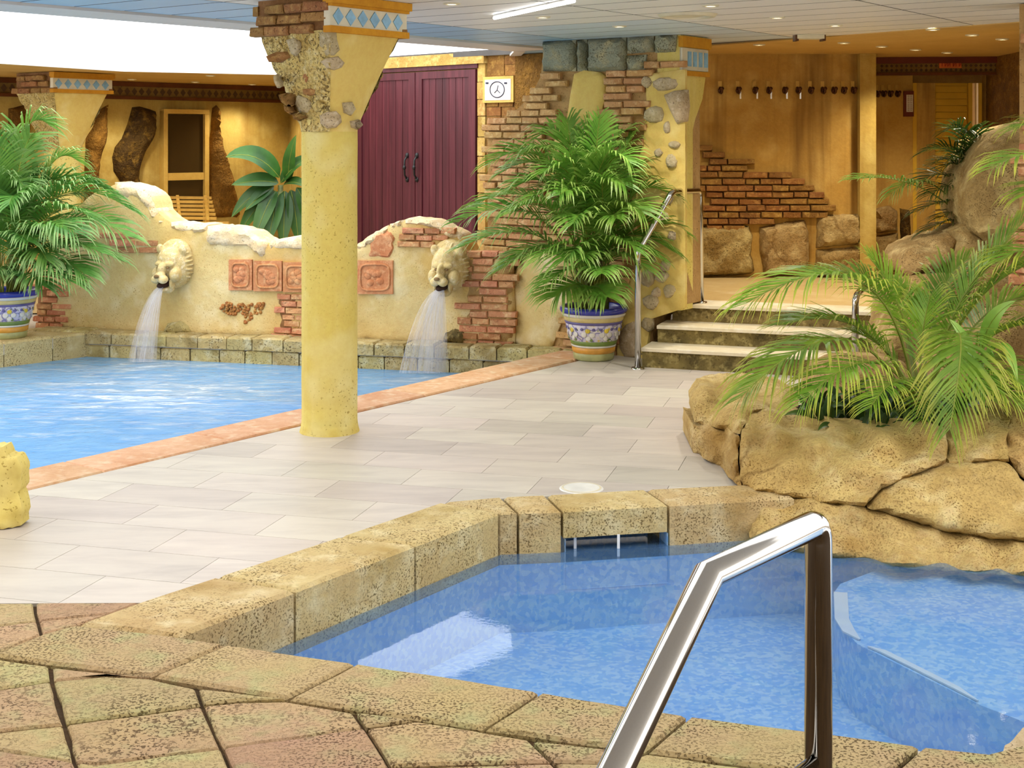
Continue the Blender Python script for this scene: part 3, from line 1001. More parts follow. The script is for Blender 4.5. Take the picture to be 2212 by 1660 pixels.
for k in range(8, 32):
    u0 = k * BWD
    for j in range(-9, 3):
        v0 = j * PL
        g = 0.007
        poly = [t2(UX * (u0 + a) + VX * (v0 + b)) for a, b in ((g, 0.006), (BWD - g, 0.006), (BWD - g, PL - 0.006), (g, PL - 0.006))]
        cx = sum(p[0] for p in poly) / 4; cy = sum(p[1] for p in poly) / 4
        if not (6.2 < cy < 12.9): continue
        pxx = CX + cx / cy * FPX
        if not (-250 < pxx < 2450): continue
        poly = clip_half(poly, A1, A2, False)
        if len(poly) < 3: continue
        poly = clip_half(poly, t2(DW.o), t2(DW.o + DW.d), False)
        if len(poly) < 3: continue
        ps = [p for p in subtract_convex([poly], SKY) if abs(area2(p)) > 0.003 and not (sum(q[1] for q in p) / len(p) > 11.5 and sum(q[0] for q in p) / len(p) < -0.4)]
        if not ps: continue
        mb = MB()
        for p in ps: prism(mb, p, ZC, ZC + 0.004)
        mb.m = [1 if abs((mb.v[f[1]] - mb.v[f[0]]).cross(mb.v[f[2]] - mb.v[f[1]]).normalized().z) < 0.5 else 0 for f in mb.f]  # board edges coloured dark for the shade inside the grooves
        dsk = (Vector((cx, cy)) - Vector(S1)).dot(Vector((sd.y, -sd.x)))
        mb.obj('ceiling_board', [M['ceil_bounce'] if dsk < 1.05 else (M['ceil_bounce_faint'] if dsk < 1.9 else M['ceil']), M['ceil_gap_shade']], ceiling)  # blue bounce painted in, fading with distance from the skylight
# pale rim of the skylight
mb = MB()
rim = MB()
for i in (0, 1, 2):
    a = Vector(SKY[i]); b = Vector(SKY[i + 1]); dd = (b - a).normalized(); nn = Vector((dd.y, -dd.x))
    prism(rim, [t2(a), t2(b), t2(b + nn * (0.42 if i < 2 else 0.1)), t2(a + nn * (0.42 if i < 2 else 0.1))], ZC - 0.018, ZC + 0.06)
rim.obj('trim_1', M['ceil_trim'], None, kind='structure', label='pale grey rim along the near edge of the skylight', cat='trim')
sk = ccw(SKY)
sky_light = empty('window_1', (-2, 10, ZC), 'bright white skylight over the large pool', 'skylight', kind='structure')
mesh_obj('diffuser', [(p[0], p[1], ZC + 0.055) for p in sk], [tuple(range(len(sk) - 1, -1, -1))], M['skylight'], sky_light)
soffit = floor_prism('ceiling', [SOFF], ZS, ZS + 0.06, M['amber_ceil'], None, kind='structure', label='amber soffit above the loungers behind the fountain wall', cat='ceiling')
fas = MB()
for i in range(4):
    a = Vector(SOFF[i]); b = Vector(SOFF[i + 1]); dd = (b - a).normalized(); nn = Vector((-dd.y, dd.x))
    prism(fas, [t2(a), t2(b), t2(b - nn * 0.03), t2(a - nn * 0.03)], ZS - 0.012, ZC + 0.07)
fas.obj('trim_2', M['ceil_trim'], None, kind='structure', label='pale fascia along the far edge of the skylight', cat='trim')
# amber ceiling behind the steps
amb = [t2(Vector(A1) + (Vector(A1) - Vector(A2)).normalized() * 1.2), A1, A2, (5.4, A2[1]), (5.4, 14.4), (0.6, 14.4)]
amc = floor_prism('ceiling', [amb], ZC - 0.006, ZC + 0.012, M['amber_ceil'], None, kind='structure', label='amber ceiling over the upper landing', cat='ceiling')

# unseen ceiling and wall added to darken rail reflections; gap left open for daylight
floor_prism('ceiling', [[(-9.0, -3.0), (5.4, -3.0), (5.4, 3.4), (-9.0, 3.4)]], ZC, ZC + 0.08, M['ceil'], None, kind='structure', label='unseen white ceiling added behind the camera', cat='ceiling')
floor_prism('wall_unseen', [[(-9.0, -3.2), (5.4, -3.2), (5.4, -3.0), (-9.0, -3.0)]], 0.0, ZC, M['amber_wall'], None, kind='structure', label='unseen ochre wall added behind the camera', cat='wall')
# ------------------------------------------------------------------ walls
def wall(name, pl, s0, s1, z0, z1, m, thick=0.2, label=None, cat='wall', parent=None, off=0.0, kind='structure'):
    mb = MB()
    A = pl.w(s0, z0, off); B = pl.w(s1, z0, off); bk = pl.back() * thick
    q = [A, B, B + bk, A + bk]
    prism(mb, [t2(p) for p in q], z0, z1)
    return mb.obj(name, m, parent, kind=kind if parent is None else None, label=label, cat=cat if parent is None else None)
wall_back = wall('wall_back', BW, 0, BW.len, -0.01, ZS, M['back_wall'], 0.2, 'ochre wall with the glazed door far behind the fountain')
J = Plane(t2(BW.w(BW.len - 0.55, 0)), (-1.71, 13.95))
wall('wall_side', J, 0, J.len, -0.01, ZS, M['back_wall'], 0.1, 'short ochre wall joining the double-door wall')
wall_door = wall('wall_door', DW, 0, DW.len, -0.01, ZC + 0.01, M['sill'], 0.2, 'stone-faced wall around the maroon double door')
wall_amber = wall('wall_amber', RB, 0, RB.len + 0.0, 0.35, ZC, M['amber_wall'], 0.2, 'amber stained wall with hooks behind the steps')
ALC = Plane((3.20, 12.75), (4.02, 12.75))
wall('wall_alcove', ALC, -0.2, ALC.len, 0.35, ZC, M['amber_wall'], 0.2, 'recessed amber wall beside the yellow shutter')
SHU = Plane((3.80, 12.8), (5.2, 12.8))
wall('wall_shutter', SHU, 0.62, SHU.len, 0.35, ZC, M['amber_wall'], 0.2, 'amber wall around the yellow shutter')
RW = Plane((4.45, 12.8), (3.85, 9.6))
# right side wall, seen only as a narrow strip above the boulder
mb = MB(); prism(mb, [(4.52, 12.8), (4.72, 12.8), (4.5, 8.2), (4.2, 8.2)][::1], 0.3, ZC)
mb.obj('wall_right', M['trunk_brown'], None, kind='structure', label='dark brown rock-textured wall above the tall boulder', cat='wall')
# ------------------------------------------------------------------ bricks
def _brick_mesh(i):
    rnd = random.Random(100 + i)
    j = lambda a: rnd.uniform(-a, a)
    vs = []
    for (x, z) in ((-.5, -.5), (.5, -.5), (.5, .5), (-.5, .5)):
        vs.append((x, 1, z))
    for (x, z) in ((-.5, -.5), (.5, -.5), (.5, .5), (-.5, .5)):
        vs.append((x + j(.015), .22 + j(.08), z + j(.04)))
    for (x, z) in ((-.47, -.36), (0.02, -.38), (.47, -.36), (.47, .36), (0.05, .38), (-.47, .36)):
        vs.append((x + j(.02), 0 + j(.07), z + j(.05)))
    fs = [(0, 1, 5, 4), (1, 2, 6, 5), (2, 3, 7, 6), (3, 0, 4, 7),
          (4, 5, 10, 9, 8), (5, 6, 11, 10), (6, 7, 13, 12, 11), (7, 4, 8, 13), (8, 9, 12, 13), (9, 10, 11, 12), (3, 2, 1, 0)]
    me = bpy.data.meshes.new('brick')
    me.from_pydata(vs, [], fs)
    me.update()
    return me
BRICK = {}
def brick_meshes(m):
    if m.name not in BRICK:
        L = []
        for i in range(7):
            me = _brick_mesh(i); me.materials.append(m); L.append(me)
        BRICK[m.name] = L
    return BRICK[m.name]

def bricks(pl, mask, m, parent, bh=0.056, bw=0.19, depth=0.05, proud=0.03, holes=(), seed=0, gap=0.007, pxmask=True, name='brick', jz=0.006, frac=0.36):
    rnd = random.Random(seed)
    mk = [pl.sz(*p) for p in mask] if pxmask else mask
    hk = [[pl.sz(*p) for p in h] for h in holes] if pxmask else holes
    z0 = min(p[1] for p in mk); z1 = max(p[1] for p in mk)
    s0 = min(p[0] for p in mk); s1 = max(p[0] for p in mk)
    L = brick_meshes(m); n = 0
    z = z0 + bh * 0.5
    while z < z1:
        s = s0 - rnd.uniform(0, bw)
        while s < s1:
            w = bw * rnd.uniform(0.62, 1.3)
            c = s + w / 2
            ok = inside((c, z), mk) and inside((c - w * frac, z), mk) and inside((c + w * frac, z), mk)
            if ok:
                for h in hk:
                    if inside((c, z), h) or inside((c - w * .3, z), h) or inside((c + w * .3, z), h): ok = False
            if ok:
                p = pl.w(c, z + rnd.uniform(-jz, jz) * .5, proud + rnd.uniform(-.008, .008))
                share(name, rnd.choice(L), parent, p, pl.ang + rnd.uniform(-.02, .02), (w - gap, depth + proud * 0.4, bh - gap + rnd.uniform(-.004, .002))); n += 1
            s += w
        z += bh
    return n

def cobble(pl, cx, cy, rx, ry, m, parent, seed=0, proud=0.03, name='stone', pts=None):
    """a flattened stone set in a wall, outline irregular, sizes in pixels"""
    rnd = random.Random(seed)
    n = 9
    if pts is None:
        pts = []
        for k in range(n):
            a = 2 * math.pi * k / n
            q = rnd.uniform(.85, 1.12)
            pts.append((cx + rx * q * math.cos(a), cy + ry * q * math.sin(a)))
    ring = [pl.sz(*p) for p in pts]
    c = (sum(p[0] for p in ring) / len(ring), sum(p[1] for p in ring) / len(ring))
    vs = []; fs = []
    k = len(ring)
    for sc, off in ((1.0, -0.02), (1.0, proud * .35), (0.86, proud * .85), (0.5, proud * (1 + rnd.uniform(-.1, .2)))):
        for p in ring:
            vs.append(pl.w(c[0] + (p[0] - c[0]) * sc, c[1] + (p[1] - c[1]) * sc, off))
    vs.append(pl.w(c[0], c[1], proud * 1.05))
    for r in range(3):
        for i in range(k):
            j = (i + 1) % k
            fs.append((r * k + i, r * k + j, (r + 1) * k + j, (r + 1) * k + i))
    for i in range(k):
        fs.append((3 * k + i, 3 * k + (i + 1) % k, 4 * k))
    if (vs[1] - vs[0]).cross(vs[k] - vs[0]).dot(vs[0] - pl.w(c[0], c[1], vs[0].z * 0)) < 0: pass
    o = mesh_obj(name, vs, fs, m, parent, True)
    bm = bmesh.new(); bm.from_mesh(o.data); bmesh.ops.recalc_face_normals(bm, faces=bm.faces); bm.to_mesh(o.data); bm.free()
    return o

def on_plane(pl, off=0.0):
    return lambda x, y: pl.px(x, y, off)

# ------------------------------------------------------------------ brick pier
pier = empty('wall_pier', (0.7, 10.3, 0), 'brick and rubble pier behind the central potted palm', 'wall', kind='structure')
pier_mask = [(1052, 750), (1050, 300), (1056, 262), (1080, 254), (1115, 235), (1145, 205), (1165, 165), (1172, 88), (1466, 74), (1470, 660), (1405, 690), (1390, 800), (1200, 764)]
relief('pier_core', pier_mask, on_plane(PP, -0.02), PP.back(), 0.30, 26, M['mortar_lt'], pier, bulge=0.0, edge=20, namp=0.006, nscale=6, seed=1)
arch = [(1224, 262), (1232, 205), (1240, 160), (1262, 152), (1296, 156), (1309, 166), (1308, 205), (1300, 240), (1292, 290), (1270, 320), (1215, 330), (1205, 380), (1185, 400), (1190, 330), (1205, 280)]
lowpl = [(1098, 748), (1098, 640), (1104, 600), (1130, 560), (1160, 545), (1215, 530), (1240, 560), (1250, 660), (1215, 690), (1190, 756)]
greyz = [(1165, 84), (1470, 70), (1470, 125), (1395, 130), (1393, 156), (1165, 156)]
rubz = [(1395, 160), (1480, 150), (1480, 665), (1405, 690), (1392, 800), (1330, 790), (1345, 640), (1380, 560), (1365, 420), (1390, 300), (1396, 230)]
bricks(PP, pier_mask, M['brick_pier'], pier, 0.058, 0.20, 0.05, 0.028, (arch, lowpl, greyz, rubz), 4, frac=0.22)
relief('plaster_patch', arch, on_plane(PP, 0.0), PP.back(), 0.03, 9, M['cap_plaster'], pier, bulge=0.022, edge=8, namp=0.004, nscale=8, seed=2)
relief('plaster_patch', lowpl, on_plane(PP, 0.0), PP.back(), 0.03, 11, M['plaster'], pier, bulge=0.024, edge=10, namp=0.006, nscale=8, seed=3)
relief('rubble_patch', rubz, on_plane(PP, 0.0), PP.back(), 0.03, 9, M['cap_plaster'], pier, bulge=0.014, edge=10, namp=0.022, nscale=10, seed=4)
for k, pts in enumerate(([(1173, 90), (1244, 86), (1244, 154), (1173, 154)], [(1247, 86), (1268, 85), (1268, 154), (1247, 154)], [(1271, 85), (1352, 80), (1352, 154), (1271, 154)],
                         [(1355, 80), (1412, 77), (1412, 112), (1355, 116)], [(1415, 77), (1462, 76), (1458, 112), (1415, 114)], [(1355, 120), (1396, 118), (1392, 154), (1355, 154)])):
    relief('stone_block', pts, on_plane(PP, 0.0), PP.back(), 0.05, 10, M['grey_block'], pier, bulge=0.05, edge=6, namp=0.008, nscale=14, seed=20 + k, jit=0.5)
for k, (x, y, rx, ry) in enumerate([(1415, 248, 22, 21), (1440, 182, 30, 16), (1400, 178, 12, 14), (1444, 276, 8, 15), (1458, 312, 14, 9), (1452, 348, 14, 18), (1425, 330, 10, 9), (1400, 600, 18, 22),
                                    (1432, 598, 16, 14), (1420, 632, 12, 12), (1408, 652, 18, 18), (1440, 575, 12, 14), (1398, 520, 10, 20), (1432, 470, 14, 14), (1450, 430, 10, 14), (1366, 735, 26, 44), (1412, 560, 9, 9), (1455, 510, 10, 12), (1448, 628, 14, 16), (1400, 700, 12, 16)]):
    cobble(PP, x, y, rx, ry, M['cobble'], pier, 40 + k, 0.035)
cobble(PP, 0, 0, 0, 0, M['cobble'], pier, 70, 0.06, pts=[(1438, 205), (1460, 196), (1485, 194), (1488, 230), (1484, 262), (1466, 268), (1452, 240)])
# pilaster at the end of the pier with a tiled band under the ceiling
pil = empty('pilaster', (1.3, 10.0, 0.4), 'yellow plaster pilaster with a blue tiled band at the pier end', 'pilaster', kind='structure')
RP = Plane((1.228 + 0.02, 9.92), t2(Vector((1.248, 9.92)) + UX))
def rp(px, py, off=0.0): return RP.px(px, py, off)
prof = [(0.0, 0.38), (0.18, 0.38), (0.18, 1.72), (0.22, 1.80), (0.33, 1.95), (0.38, 2.12), (0.40, 2.26), (0.40, ZC), (0.0, ZC)]
mb = MB(); n = len(prof)
vs = [RP.w(s, z, 0.0) for s, z in prof] + [RP.w(s, z, -0.20) for s, z in prof]
mb.add(vs, [tuple(range(n)), tuple(range(2 * n - 1, n - 1, -1))] + [(i, n + i, n + (i + 1) % n, (i + 1) % n) for i in range(n)])
mb.obj('pilaster_body', M['column'], pil)
def rbox(pl, s0, s1, z0, z1, o0, o1, name, m, parent):
    vs = [pl.w(s, z, o) for o in (o0, o1) for s, z in ((s0, z0), (s1, z0), (s1, z1), (s0, z1))]
    return mesh_obj(name, vs, [(4, 5, 6, 7), (3, 2, 1, 0), (0, 1, 5, 4), (1, 2, 6, 5), (2, 3, 7, 6), (3, 0, 4, 7)], m, parent)
rbox(RP, -0.02, 0.42, 2.33, ZC - 0.01, -0.01, 0.03, 'moulding', M['ochre'], pil)
rbox(RP, 0.0, 0.40, 2.16, 2.325, -0.01, 0.012, 'tile_band', M['white_tile'], pil)
rbox(RP, -0.01, 0.41, 2.12, 2.155, -0.01, 0.022, 'moulding', M['ochre'], pil)
for k in range(4):
    s = 0.08 + k * 0.085
    rbox(RP, s, s + 0.05, 2.19, 2.30, 0.0, 0.018, 'blue_tile', M['blue_diamond'], pil)

# ------------------------------------------------------------------ fountain wall
fw = empty('wall_fountain', (-2, 11.2, 0), 'low plastered fountain wall with a ragged top behind the large pool', 'wall', kind='structure')
top = [(95, 600), (98, 560), (130, 480), (200, 420), (250, 398), (285, 402), (312, 412), (330, 428), (338, 455), (358, 474), (385, 486), (440, 489), (505, 494), (540, 503), (575, 526), (600, 518), (650, 512), (700, 532),
       (760, 536), (800, 512), (850, 484), (885, 473), (930, 478), (960, 492), (1000, 512), (1015, 545), (1100, 552), (1112, 600)]
relief('wall_body', [(95, 716)] + top + [(1112, 750), (600, 735)], on_plane(FW, 0.0), FW.back(), 0.30, 13, M['plaster'], fw, bulge=0.03, edge=14, namp=0.016, nscale=3.5, seed=5, jit=1.5)
# pale broken ridge on top
def band(up, h, m, name, seed, proud=0.045, amp=0.03, parent=fw, pl=None):
    pl = pl or FW
    rnd = random.Random(seed)
    pts = list(up) + [(x, y + h * rnd.uniform(.6, 1.3)) for x, y in reversed(up)]
    relief(name, pts, on_plane(pl, 0.0), pl.back(), 0.28, 8, m, parent, bulge=proud, edge=9, namp=amp, nscale=9, seed=seed, jit=1.5)
band([(248, 394), (275, 398), (300, 404), (322, 418), (334, 440), (342, 462)], 34, M['plaster_top'], 'ridge_stone', 1)
band([(335, 470), (362, 480), (400, 484), (450, 486)], 16, M['plaster_top'], 'ridge_stone', 2)
band([(448, 488), (500, 491), (540, 500), (562, 516), (580, 526)], 42, M['plaster_top'], 'ridge_stone', 3, 0.06)
band([(582, 524), (610, 515), (650, 510), (690, 528), (730, 535)], 36, M['plaster_top'], 'ridge_stone', 4)
band([(735, 535), (770, 530), (800, 508), (840, 486)], 22, M['plaster_top'], 'ridge_stone', 5)
band([(842, 484), (884, 471), (932, 476), (962, 489), (998, 508)], 18, M['plaster_top'], 'ridge_stone', 6)
# brick showing through
bricks(FW, [(78, 722), (78, 590), (135, 590), (150, 650), (148, 722)], M['brick'], fw, 0.056, 0.15, 0.05, 0.05, (), 11, frac=0.2)
bricks(FW, [(228, 546), (228, 500), (335, 494), (335, 546)], M['brick'], fw, 0.06, 0.20, 0.05, 0.045, (), 12, frac=0.2)
bricks(FW, [(598, 734), (598, 628), (700, 628), (700, 738)], M['brick'], fw, 0.056, 0.14, 0.05, 0.05, (), 13, frac=0.2)
bricks(FW, [(866, 534), (868, 494), (985, 496), (985, 520), (920, 534)], M['brick'], fw, 0.055, 0.18, 0.05, 0.05, (), 14, frac=0.2)
bricks(FW, [(996, 748), (1000, 540), (1112, 540), (1112, 752)], M['brick'], fw, 0.060, 0.19, 0.05, 0.055, (), 15, frac=0.15)
relief('mortar_bed', [(1004, 746), (1006, 545), (1110, 550), (1110, 748)], on_plane(FW, 0.0), FW.back(), 0.02, 14, M['mortar_lt'], fw, bulge=0.036, edge=6, namp=0.004, nscale=9, seed=91)
relief('mortar_bed', [(600, 732), (600, 632), (700, 632), (700, 734)], on_plane(FW, 0.0), FW.back(), 0.02, 14, M['mortar'], fw, bulge=0.036, edge=6, namp=0.004, nscale=9, seed=92)
relief('mortar_bed', [(82, 720), (82, 594), (132, 594), (144, 650), (144, 720)], on_plane(FW, 0.0), FW.back(), 0.02, 14, M['mortar'], fw, bulge=0.036, edge=6, namp=0.004, nscale=9, seed=93)
relief('mortar_bed', [(872, 530), (872, 498), (980, 500), (980, 516), (920, 530)], on_plane(FW, 0.0), FW.back(), 0.02, 10, M['mortar'], fw, bulge=0.036, edge=6, namp=0.004, nscale=9, seed=94)
# framed terracotta relief panels
def panel(x0, y0, x1, y1, seed):
    e = mesh_obj('terracotta_panel', [FW.px(x, y, o) for o in (0.0, 0.055) for x, y in ((x0, y1), (x1, y1), (x1, y0), (x0, y0))],
                 [(4, 5, 6, 7), (0, 1, 5, 4), (1, 2, 6, 5), (2, 3, 7, 6), (3, 0, 4, 7)], M['terracotta'], fw)
    cx, cy = (x0 + x1) / 2, (y0 + y1) / 2
    hw, hh = (x1 - x0) / 2 - 7, (y1 - y0) / 2 - 8
    ring = []
    for k in range(24):
        a = 2 * math.pi * k / 24
        c, s = math.cos(a), math.sin(a)
        ring.append((cx + hw * math.copysign(abs(c) ** .45, c), cy + hh * math.copysign(abs(s) ** .45, s)))
    mbx = MB()
    pts = [FW.px(x, y, 0.058) for x, y in ring]
    mbx.tube(pts + [pts[0]], 0.010, 6, 0, False)
    mbx.obj('raised_border', M['terracotta'], e, True)
    rr = random.Random(seed)
    mbx = MB()
    for k in range(9):
        x = cx + rr.uniform(-.5, .5) * hw; y = cy + rr.uniform(-.5, .5) * hh
        mbx.ball(FW.px(x, y, 0.055), (0.035, 0.012, 0.028), 8, 5)
    mbx.obj('carved_motif', M['terracotta'], e, True)
panel(500, 560, 550, 626, 1); panel(553, 563, 614, 628, 2); panel(617, 566, 676, 630, 3)
panel(776, 562, 853, 634, 4)
relief('terracotta_slab', [(792, 562), (800, 512), (838, 494), (858, 498), (856, 562)], on_plane(FW, 0.0), FW.back(), 0.02, 10, M['terracotta'], fw, bulge=0.05, edge=6, namp=0.008, nscale=14, seed=8)
# curb of two courses of blocks under the wall
curb = empty('curb', (-2, 11.0, WZ1), 'two courses of rough blocks under the fountain wall at the water', 'curb', kind='structure')
CA, CBp = Vector((-4.10, 11.41 + 0.249 * 0.535)), Vector((0.62, 10.62 - 0.249 * 1.008))
CP = Plane(CA, CBp)
rnd = random.Random(5)
for row, (z0, z1, off) in enumerate(((-0.50, -0.095, 0.018), (-0.088, 0.012, 0.034))):
    s = 0.0 if row else -0.1
    while s < CP.len:
        L = rnd.uniform(0.22, 0.29)
        a = CP.w(s + .005, 0, off + rnd.uniform(-.008, .008)); b = CP.w(s + L - .005, 0, off + rnd.uniform(-.008, .008)); bk = CP.back() * 0.24
        mb = MB(); prism(mb, [t2(a), t2(b), t2(b + bk), t2(a + bk)], z0, z1 + rnd.uniform(-.006, .006), 0, 0.014)
        mb.obj('curb_block', M['curb'], curb)
        s += L
# left bank of the large pool, a row of sandy blocks under the left pot
bank = empty('pool_coping', (-4.3, 11.0, 0), 'sandy block bank under the left flowerpot', 'coping', kind='structure')
BA, BB = Vector((-3.56, 11.45)), Vector((-8.6, 6.1))
bd = (BB - BA).normalized(); bn = Vector((-bd.y, bd.x))
if bn.y < 0: bn = -bn
s = 0.0
while s < 3.6:
    L = rnd.uniform(0.38, 0.55)
    a = BA + bd * (s + .004); b = BA + bd * (s + L - .004)
    mb = MB(); prism(mb, [t2(a), t2(b), t2(b + bn * 0.62), t2(a + bn * 0.62)], -0.45, 0.0 + rnd.uniform(-.004, .006), 0, 0.016)
    mb.obj('coping_stone', M['curb'] if False else M['coping'], bank)
    s += L

# ------------------------------------------------------------------ columns with stone-faced capitals
def column(cx, cy, zb, zt, label, bricks_low=False, S=0.31, zneck=None, r=0.157, far=False):
    t = empty('column', (cx, cy, zb), label, 'column', kind='thing')
    zneck = zneck or zt - 0.70
    c2 = Vector((cx, cy))
    mb = MB()
    prof = [(r + .012, 0.0), (r + .004, 0.03), (r, 0.06)]
    k = 0.06
    while k < zneck + 0.06 - zb:
        prof.append((r + random.uniform(-.0012, .0012), k)); k += 0.12
    prof.append((r, zneck + 0.06 - zb))
    mb.lathe(prof, (cx, cy, zb), 40)
    mb.obj('shaft', M['column'], t, True)
    zs = zt - 0.185                       # top of the flare
    def rad(ang, z):
        q = max(0.0, min(1.0, (z - zneck) / (zs - zneck)))
        h = r + (S - 0.02 - r) * (q ** 1.05)
        c, s_ = abs(math.cos(ang)), abs(math.sin(ang))
        sq = h / max(c, s_)
        w = q ** 0.7
        e = 1 - 0.0
        return (1 - w) * h + w * min(sq, h * 1.36)
    nz, na = 26, 72
    A = {'r': ([], []), 'p': ([], [])}
    def pos(i, j, kind):
        z = zneck - 0.03 + (zs - zneck + 0.03) * i / nz
        ang = 2 * math.pi * j / na - math.pi / 4
        rr = rad(ang, z)
        lu, lv = rr * math.sin(ang), rr * math.cos(ang)      # local: v axis at ang 0, u axis at 90 deg
        p = c2 + VX * lv + UX * lu
        P = Vector((p.x, p.y, z))
        if kind == 'r':
            nn = Vector((p.x - cx, p.y - cy, 0)).normalized()
            P += nn * (0.022 * noise.fractal(P * 11, .9, 2.1, 4) + 0.004)
        return P
    for kind, (j0, j1) in (('p', (0, na // 4)), ('r', (na // 4, na))):
        vs = []; fs = []
        w = j1 - j0 + 1
        for i in range(nz + 1):
            for j in range(j0, j1 + 1):
                vs.append(pos(i, j, kind))
        for i in range(nz):
            for j in range(w - 1):
                fs.append((i * w + j, i * w + j + 1, (i + 1) * w + j + 1, (i + 1) * w + j))
        mesh_obj('capital_plaster' if kind == 'p' else 'capital_rubble', vs, fs, M['cap_plaster'] if kind == 'p' else M['rubble'], t, kind == 'p')
    # square block on top
    def blk(h, z0, z1, name, m):
        mbb = MB(); q = [t2(c2 + VX * a * h + UX * b * h) for a, b in ((-1, -1), (1, -1), (1, 1), (-1, 1))]
        prism(mbb, q, z0, z1); return mbb.obj(name, m, t)
    blk(S - 0.03, zs - 0.01, zt, 'capital_block', M['mortar'])
    # brick courses on the two rubble sides that face the pools
    for nrm_, ax in ((-UX, VX), (-VX, -UX), (UX, -VX)):
        a = c2 + nrm_ * (S - 0.015) - ax * S; b = c2 + nrm_ * (S - 0.015) + ax * S
        plc = Plane(a, b)
        bricks(plc, [(0, zs - 0.02), (2 * S, zs - 0.02), (2 * S, zt), (0, zt)], M['brick_cap'], t, 0.060, 0.17, 0.04, 0.022, (), 31, pxmask=False, frac=0.30)
    # tiled band on the plaster side
    a = c2 + VX * (S - 0.02) - UX * S; b = c2 + VX * (S - 0.02) + UX * S
    plr = Plane(a, b)
    W2 = 2 * S
    rbox(plr, -0.01, W2 + 0.015, zt - 0.045, zt - 0.002, -0.03, 0.045, 'moulding', M['ochre'], t)
    rbox(plr, 0.0, W2 + 0.008, zt - 0.06, zt - 0.045, -0.03, 0.03, 'moulding', M['ochre'], t)
    rbox(plr, 0.0, W2, zt - 0.165, zt - 0.06, -0.03, 0.016, 'tile_band', M['white_tile'], t)
    rbox(plr, -0.005, W2 + 0.01, zt - 0.20, zt - 0.165, -0.03, 0.028, 'moulding', M['ochre'], t)
    for k in range(6):
        s = 0.06 + k * (W2 - 0.10) / 5.4
        hw, hh = 0.040, 0.045
        zc = zt - 0.1125
        vs = [plr.w(s + dx, zc + dz, o) for o in (0.0, 0.021) for dx, dz in ((0, -hh), (hw, 0), (0, hh), (-hw, 0))]
        mesh_obj('diamond_tile', vs, [(4, 5, 6, 7), (0, 1, 5, 4), (1, 2, 6, 5), (2, 3, 7, 6), (3, 0, 4, 7)], M['blue_diamond'], t)
    return t, rad, c2, zneck, zs
col1, rad1, c1, zn1, zs1 = column(-1.03, 7.58, 0.0, ZC, 'big yellow round column with a rubble-faced capital on the deck')
def cap_hit(px, py):
    """point where a line of sight meets the capital"""
    D = 7.0
    while D < 7.8:
        p = W(px, py, D)
        l = p.to_2d() - c1
        ang = math.atan2(l.dot(UX), l.dot(VX))
        if l.length < rad1(ang, p.z): return p, Vector((l.x, l.y, 0)).normalized()
        D += 0.004
    return W(px, py, 7.4), Vector((0, -1, 0))
def cap_stone(pts, m, seed, proud=0.022, parent=None):
    rr = random.Random(seed)
    ring = [cap_hit(*p) for p in pts]
    c = sum((p for p, n in ring), Vector()) / len(ring); nn = sum((n for p, n in ring), Vector()).normalized()
    k = len(ring); vs = []; fs = []
    for sc, off in ((1.0, -0.03), (1.0, proud * .5), (0.85, proud), (0.45, proud * 1.2)):
        for p, n in ring: vs.append(c + (p - c) * sc + nn * off)
    vs.append(c + nn * proud * 1.25)
    for r_ in range(3):
        for i in range(k): fs.append((r_ * k + i, (r_ + 1) * k + i, (r_ + 1) * k + (i + 1) % k, r_ * k + (i + 1) % k))
    for i in range(k): fs.append((3 * k + i, 4 * k, 3 * k + (i + 1) % k))
    o = mesh_obj('stone', vs, fs, m, parent or col1, True)
    bm = bmesh.new(); bm.from_mesh(o.data); bmesh.ops.recalc_face_normals(bm, faces=bm.faces); bm.to_mesh(o.data); bm.free()
cap_stone([(622, 86), (640, 82), (650, 92), (650, 108), (642, 122), (634, 118), (628, 102)], M['cobble'], 1)
cap_stone([(690, 72), (708, 62), (726, 64), (728, 85), (734, 108), (722, 120), (704, 120), (690, 102)], M['cobble'], 2, 0.026)
cap_stone([(692, 134), (705, 126), (730, 122), (744, 136), (738, 146), (722, 152), (704, 148)], M['cobble'], 3, 0.026)
cap_stone([(578, 122), (600, 112), (622, 112), (628, 124), (610, 136), (584, 134)], M['brick_cap'], 4)
cap_stone([(655, 193), (672, 191), (684, 194), (684, 205), (668, 207), (656, 204)], M['brick_cap'], 5, 0.012)
cap_stone([(690, 250), (705, 242), (726, 240), (736, 250), (738, 264), (726, 276), (706, 278), (692, 268)], M['cobble'], 6, 0.035)
cap_stone([(592, 165), (600, 160), (608, 170), (608, 186), (600, 190), (594, 178)], M['cobble'], 7)
cap_stone([(604, 205), (625, 200), (640, 204), (638, 222), (622, 230), (610, 220)], M['brick_cap'], 8)
cap_stone([(646, 206), (664, 212), (676, 226), (668, 244), (650, 242), (642, 226)], M['cobble'], 9)
cap_stone([(616, 226), (634, 224), (640, 240), (630, 248), (618, 240)], M['brick_cap'], 10)
cap_stone([(655, 160), (662, 155), (668, 168), (664, 180), (656, 174)], M['brick_cap'], 11, 0.01)
cap_stone([(738, 222), (758, 220), (766, 236), (756, 250), (742, 244)], M['cobble'], 12)
cap_stone([(672, 225), (690, 218), (704, 226), (700, 238), (682, 242)], M['rubble'], 13)
cap_stone([(755, 262), (772, 258), (780, 270), (770, 280), (758, 276)], M['cobble'], 14)
cap_stone([(634, 246), (652, 244), (664, 254), (650, 262), (638, 258)], M['brick_cap'], 15)
col2, rad2, c2b, zn2, zs2 = column(-4.47, 13.35, 0.0, ZS - 0.004, 'distant yellow column with a rubble capital behind the left palm', S=0.34, r=0.175, zneck=1.55)
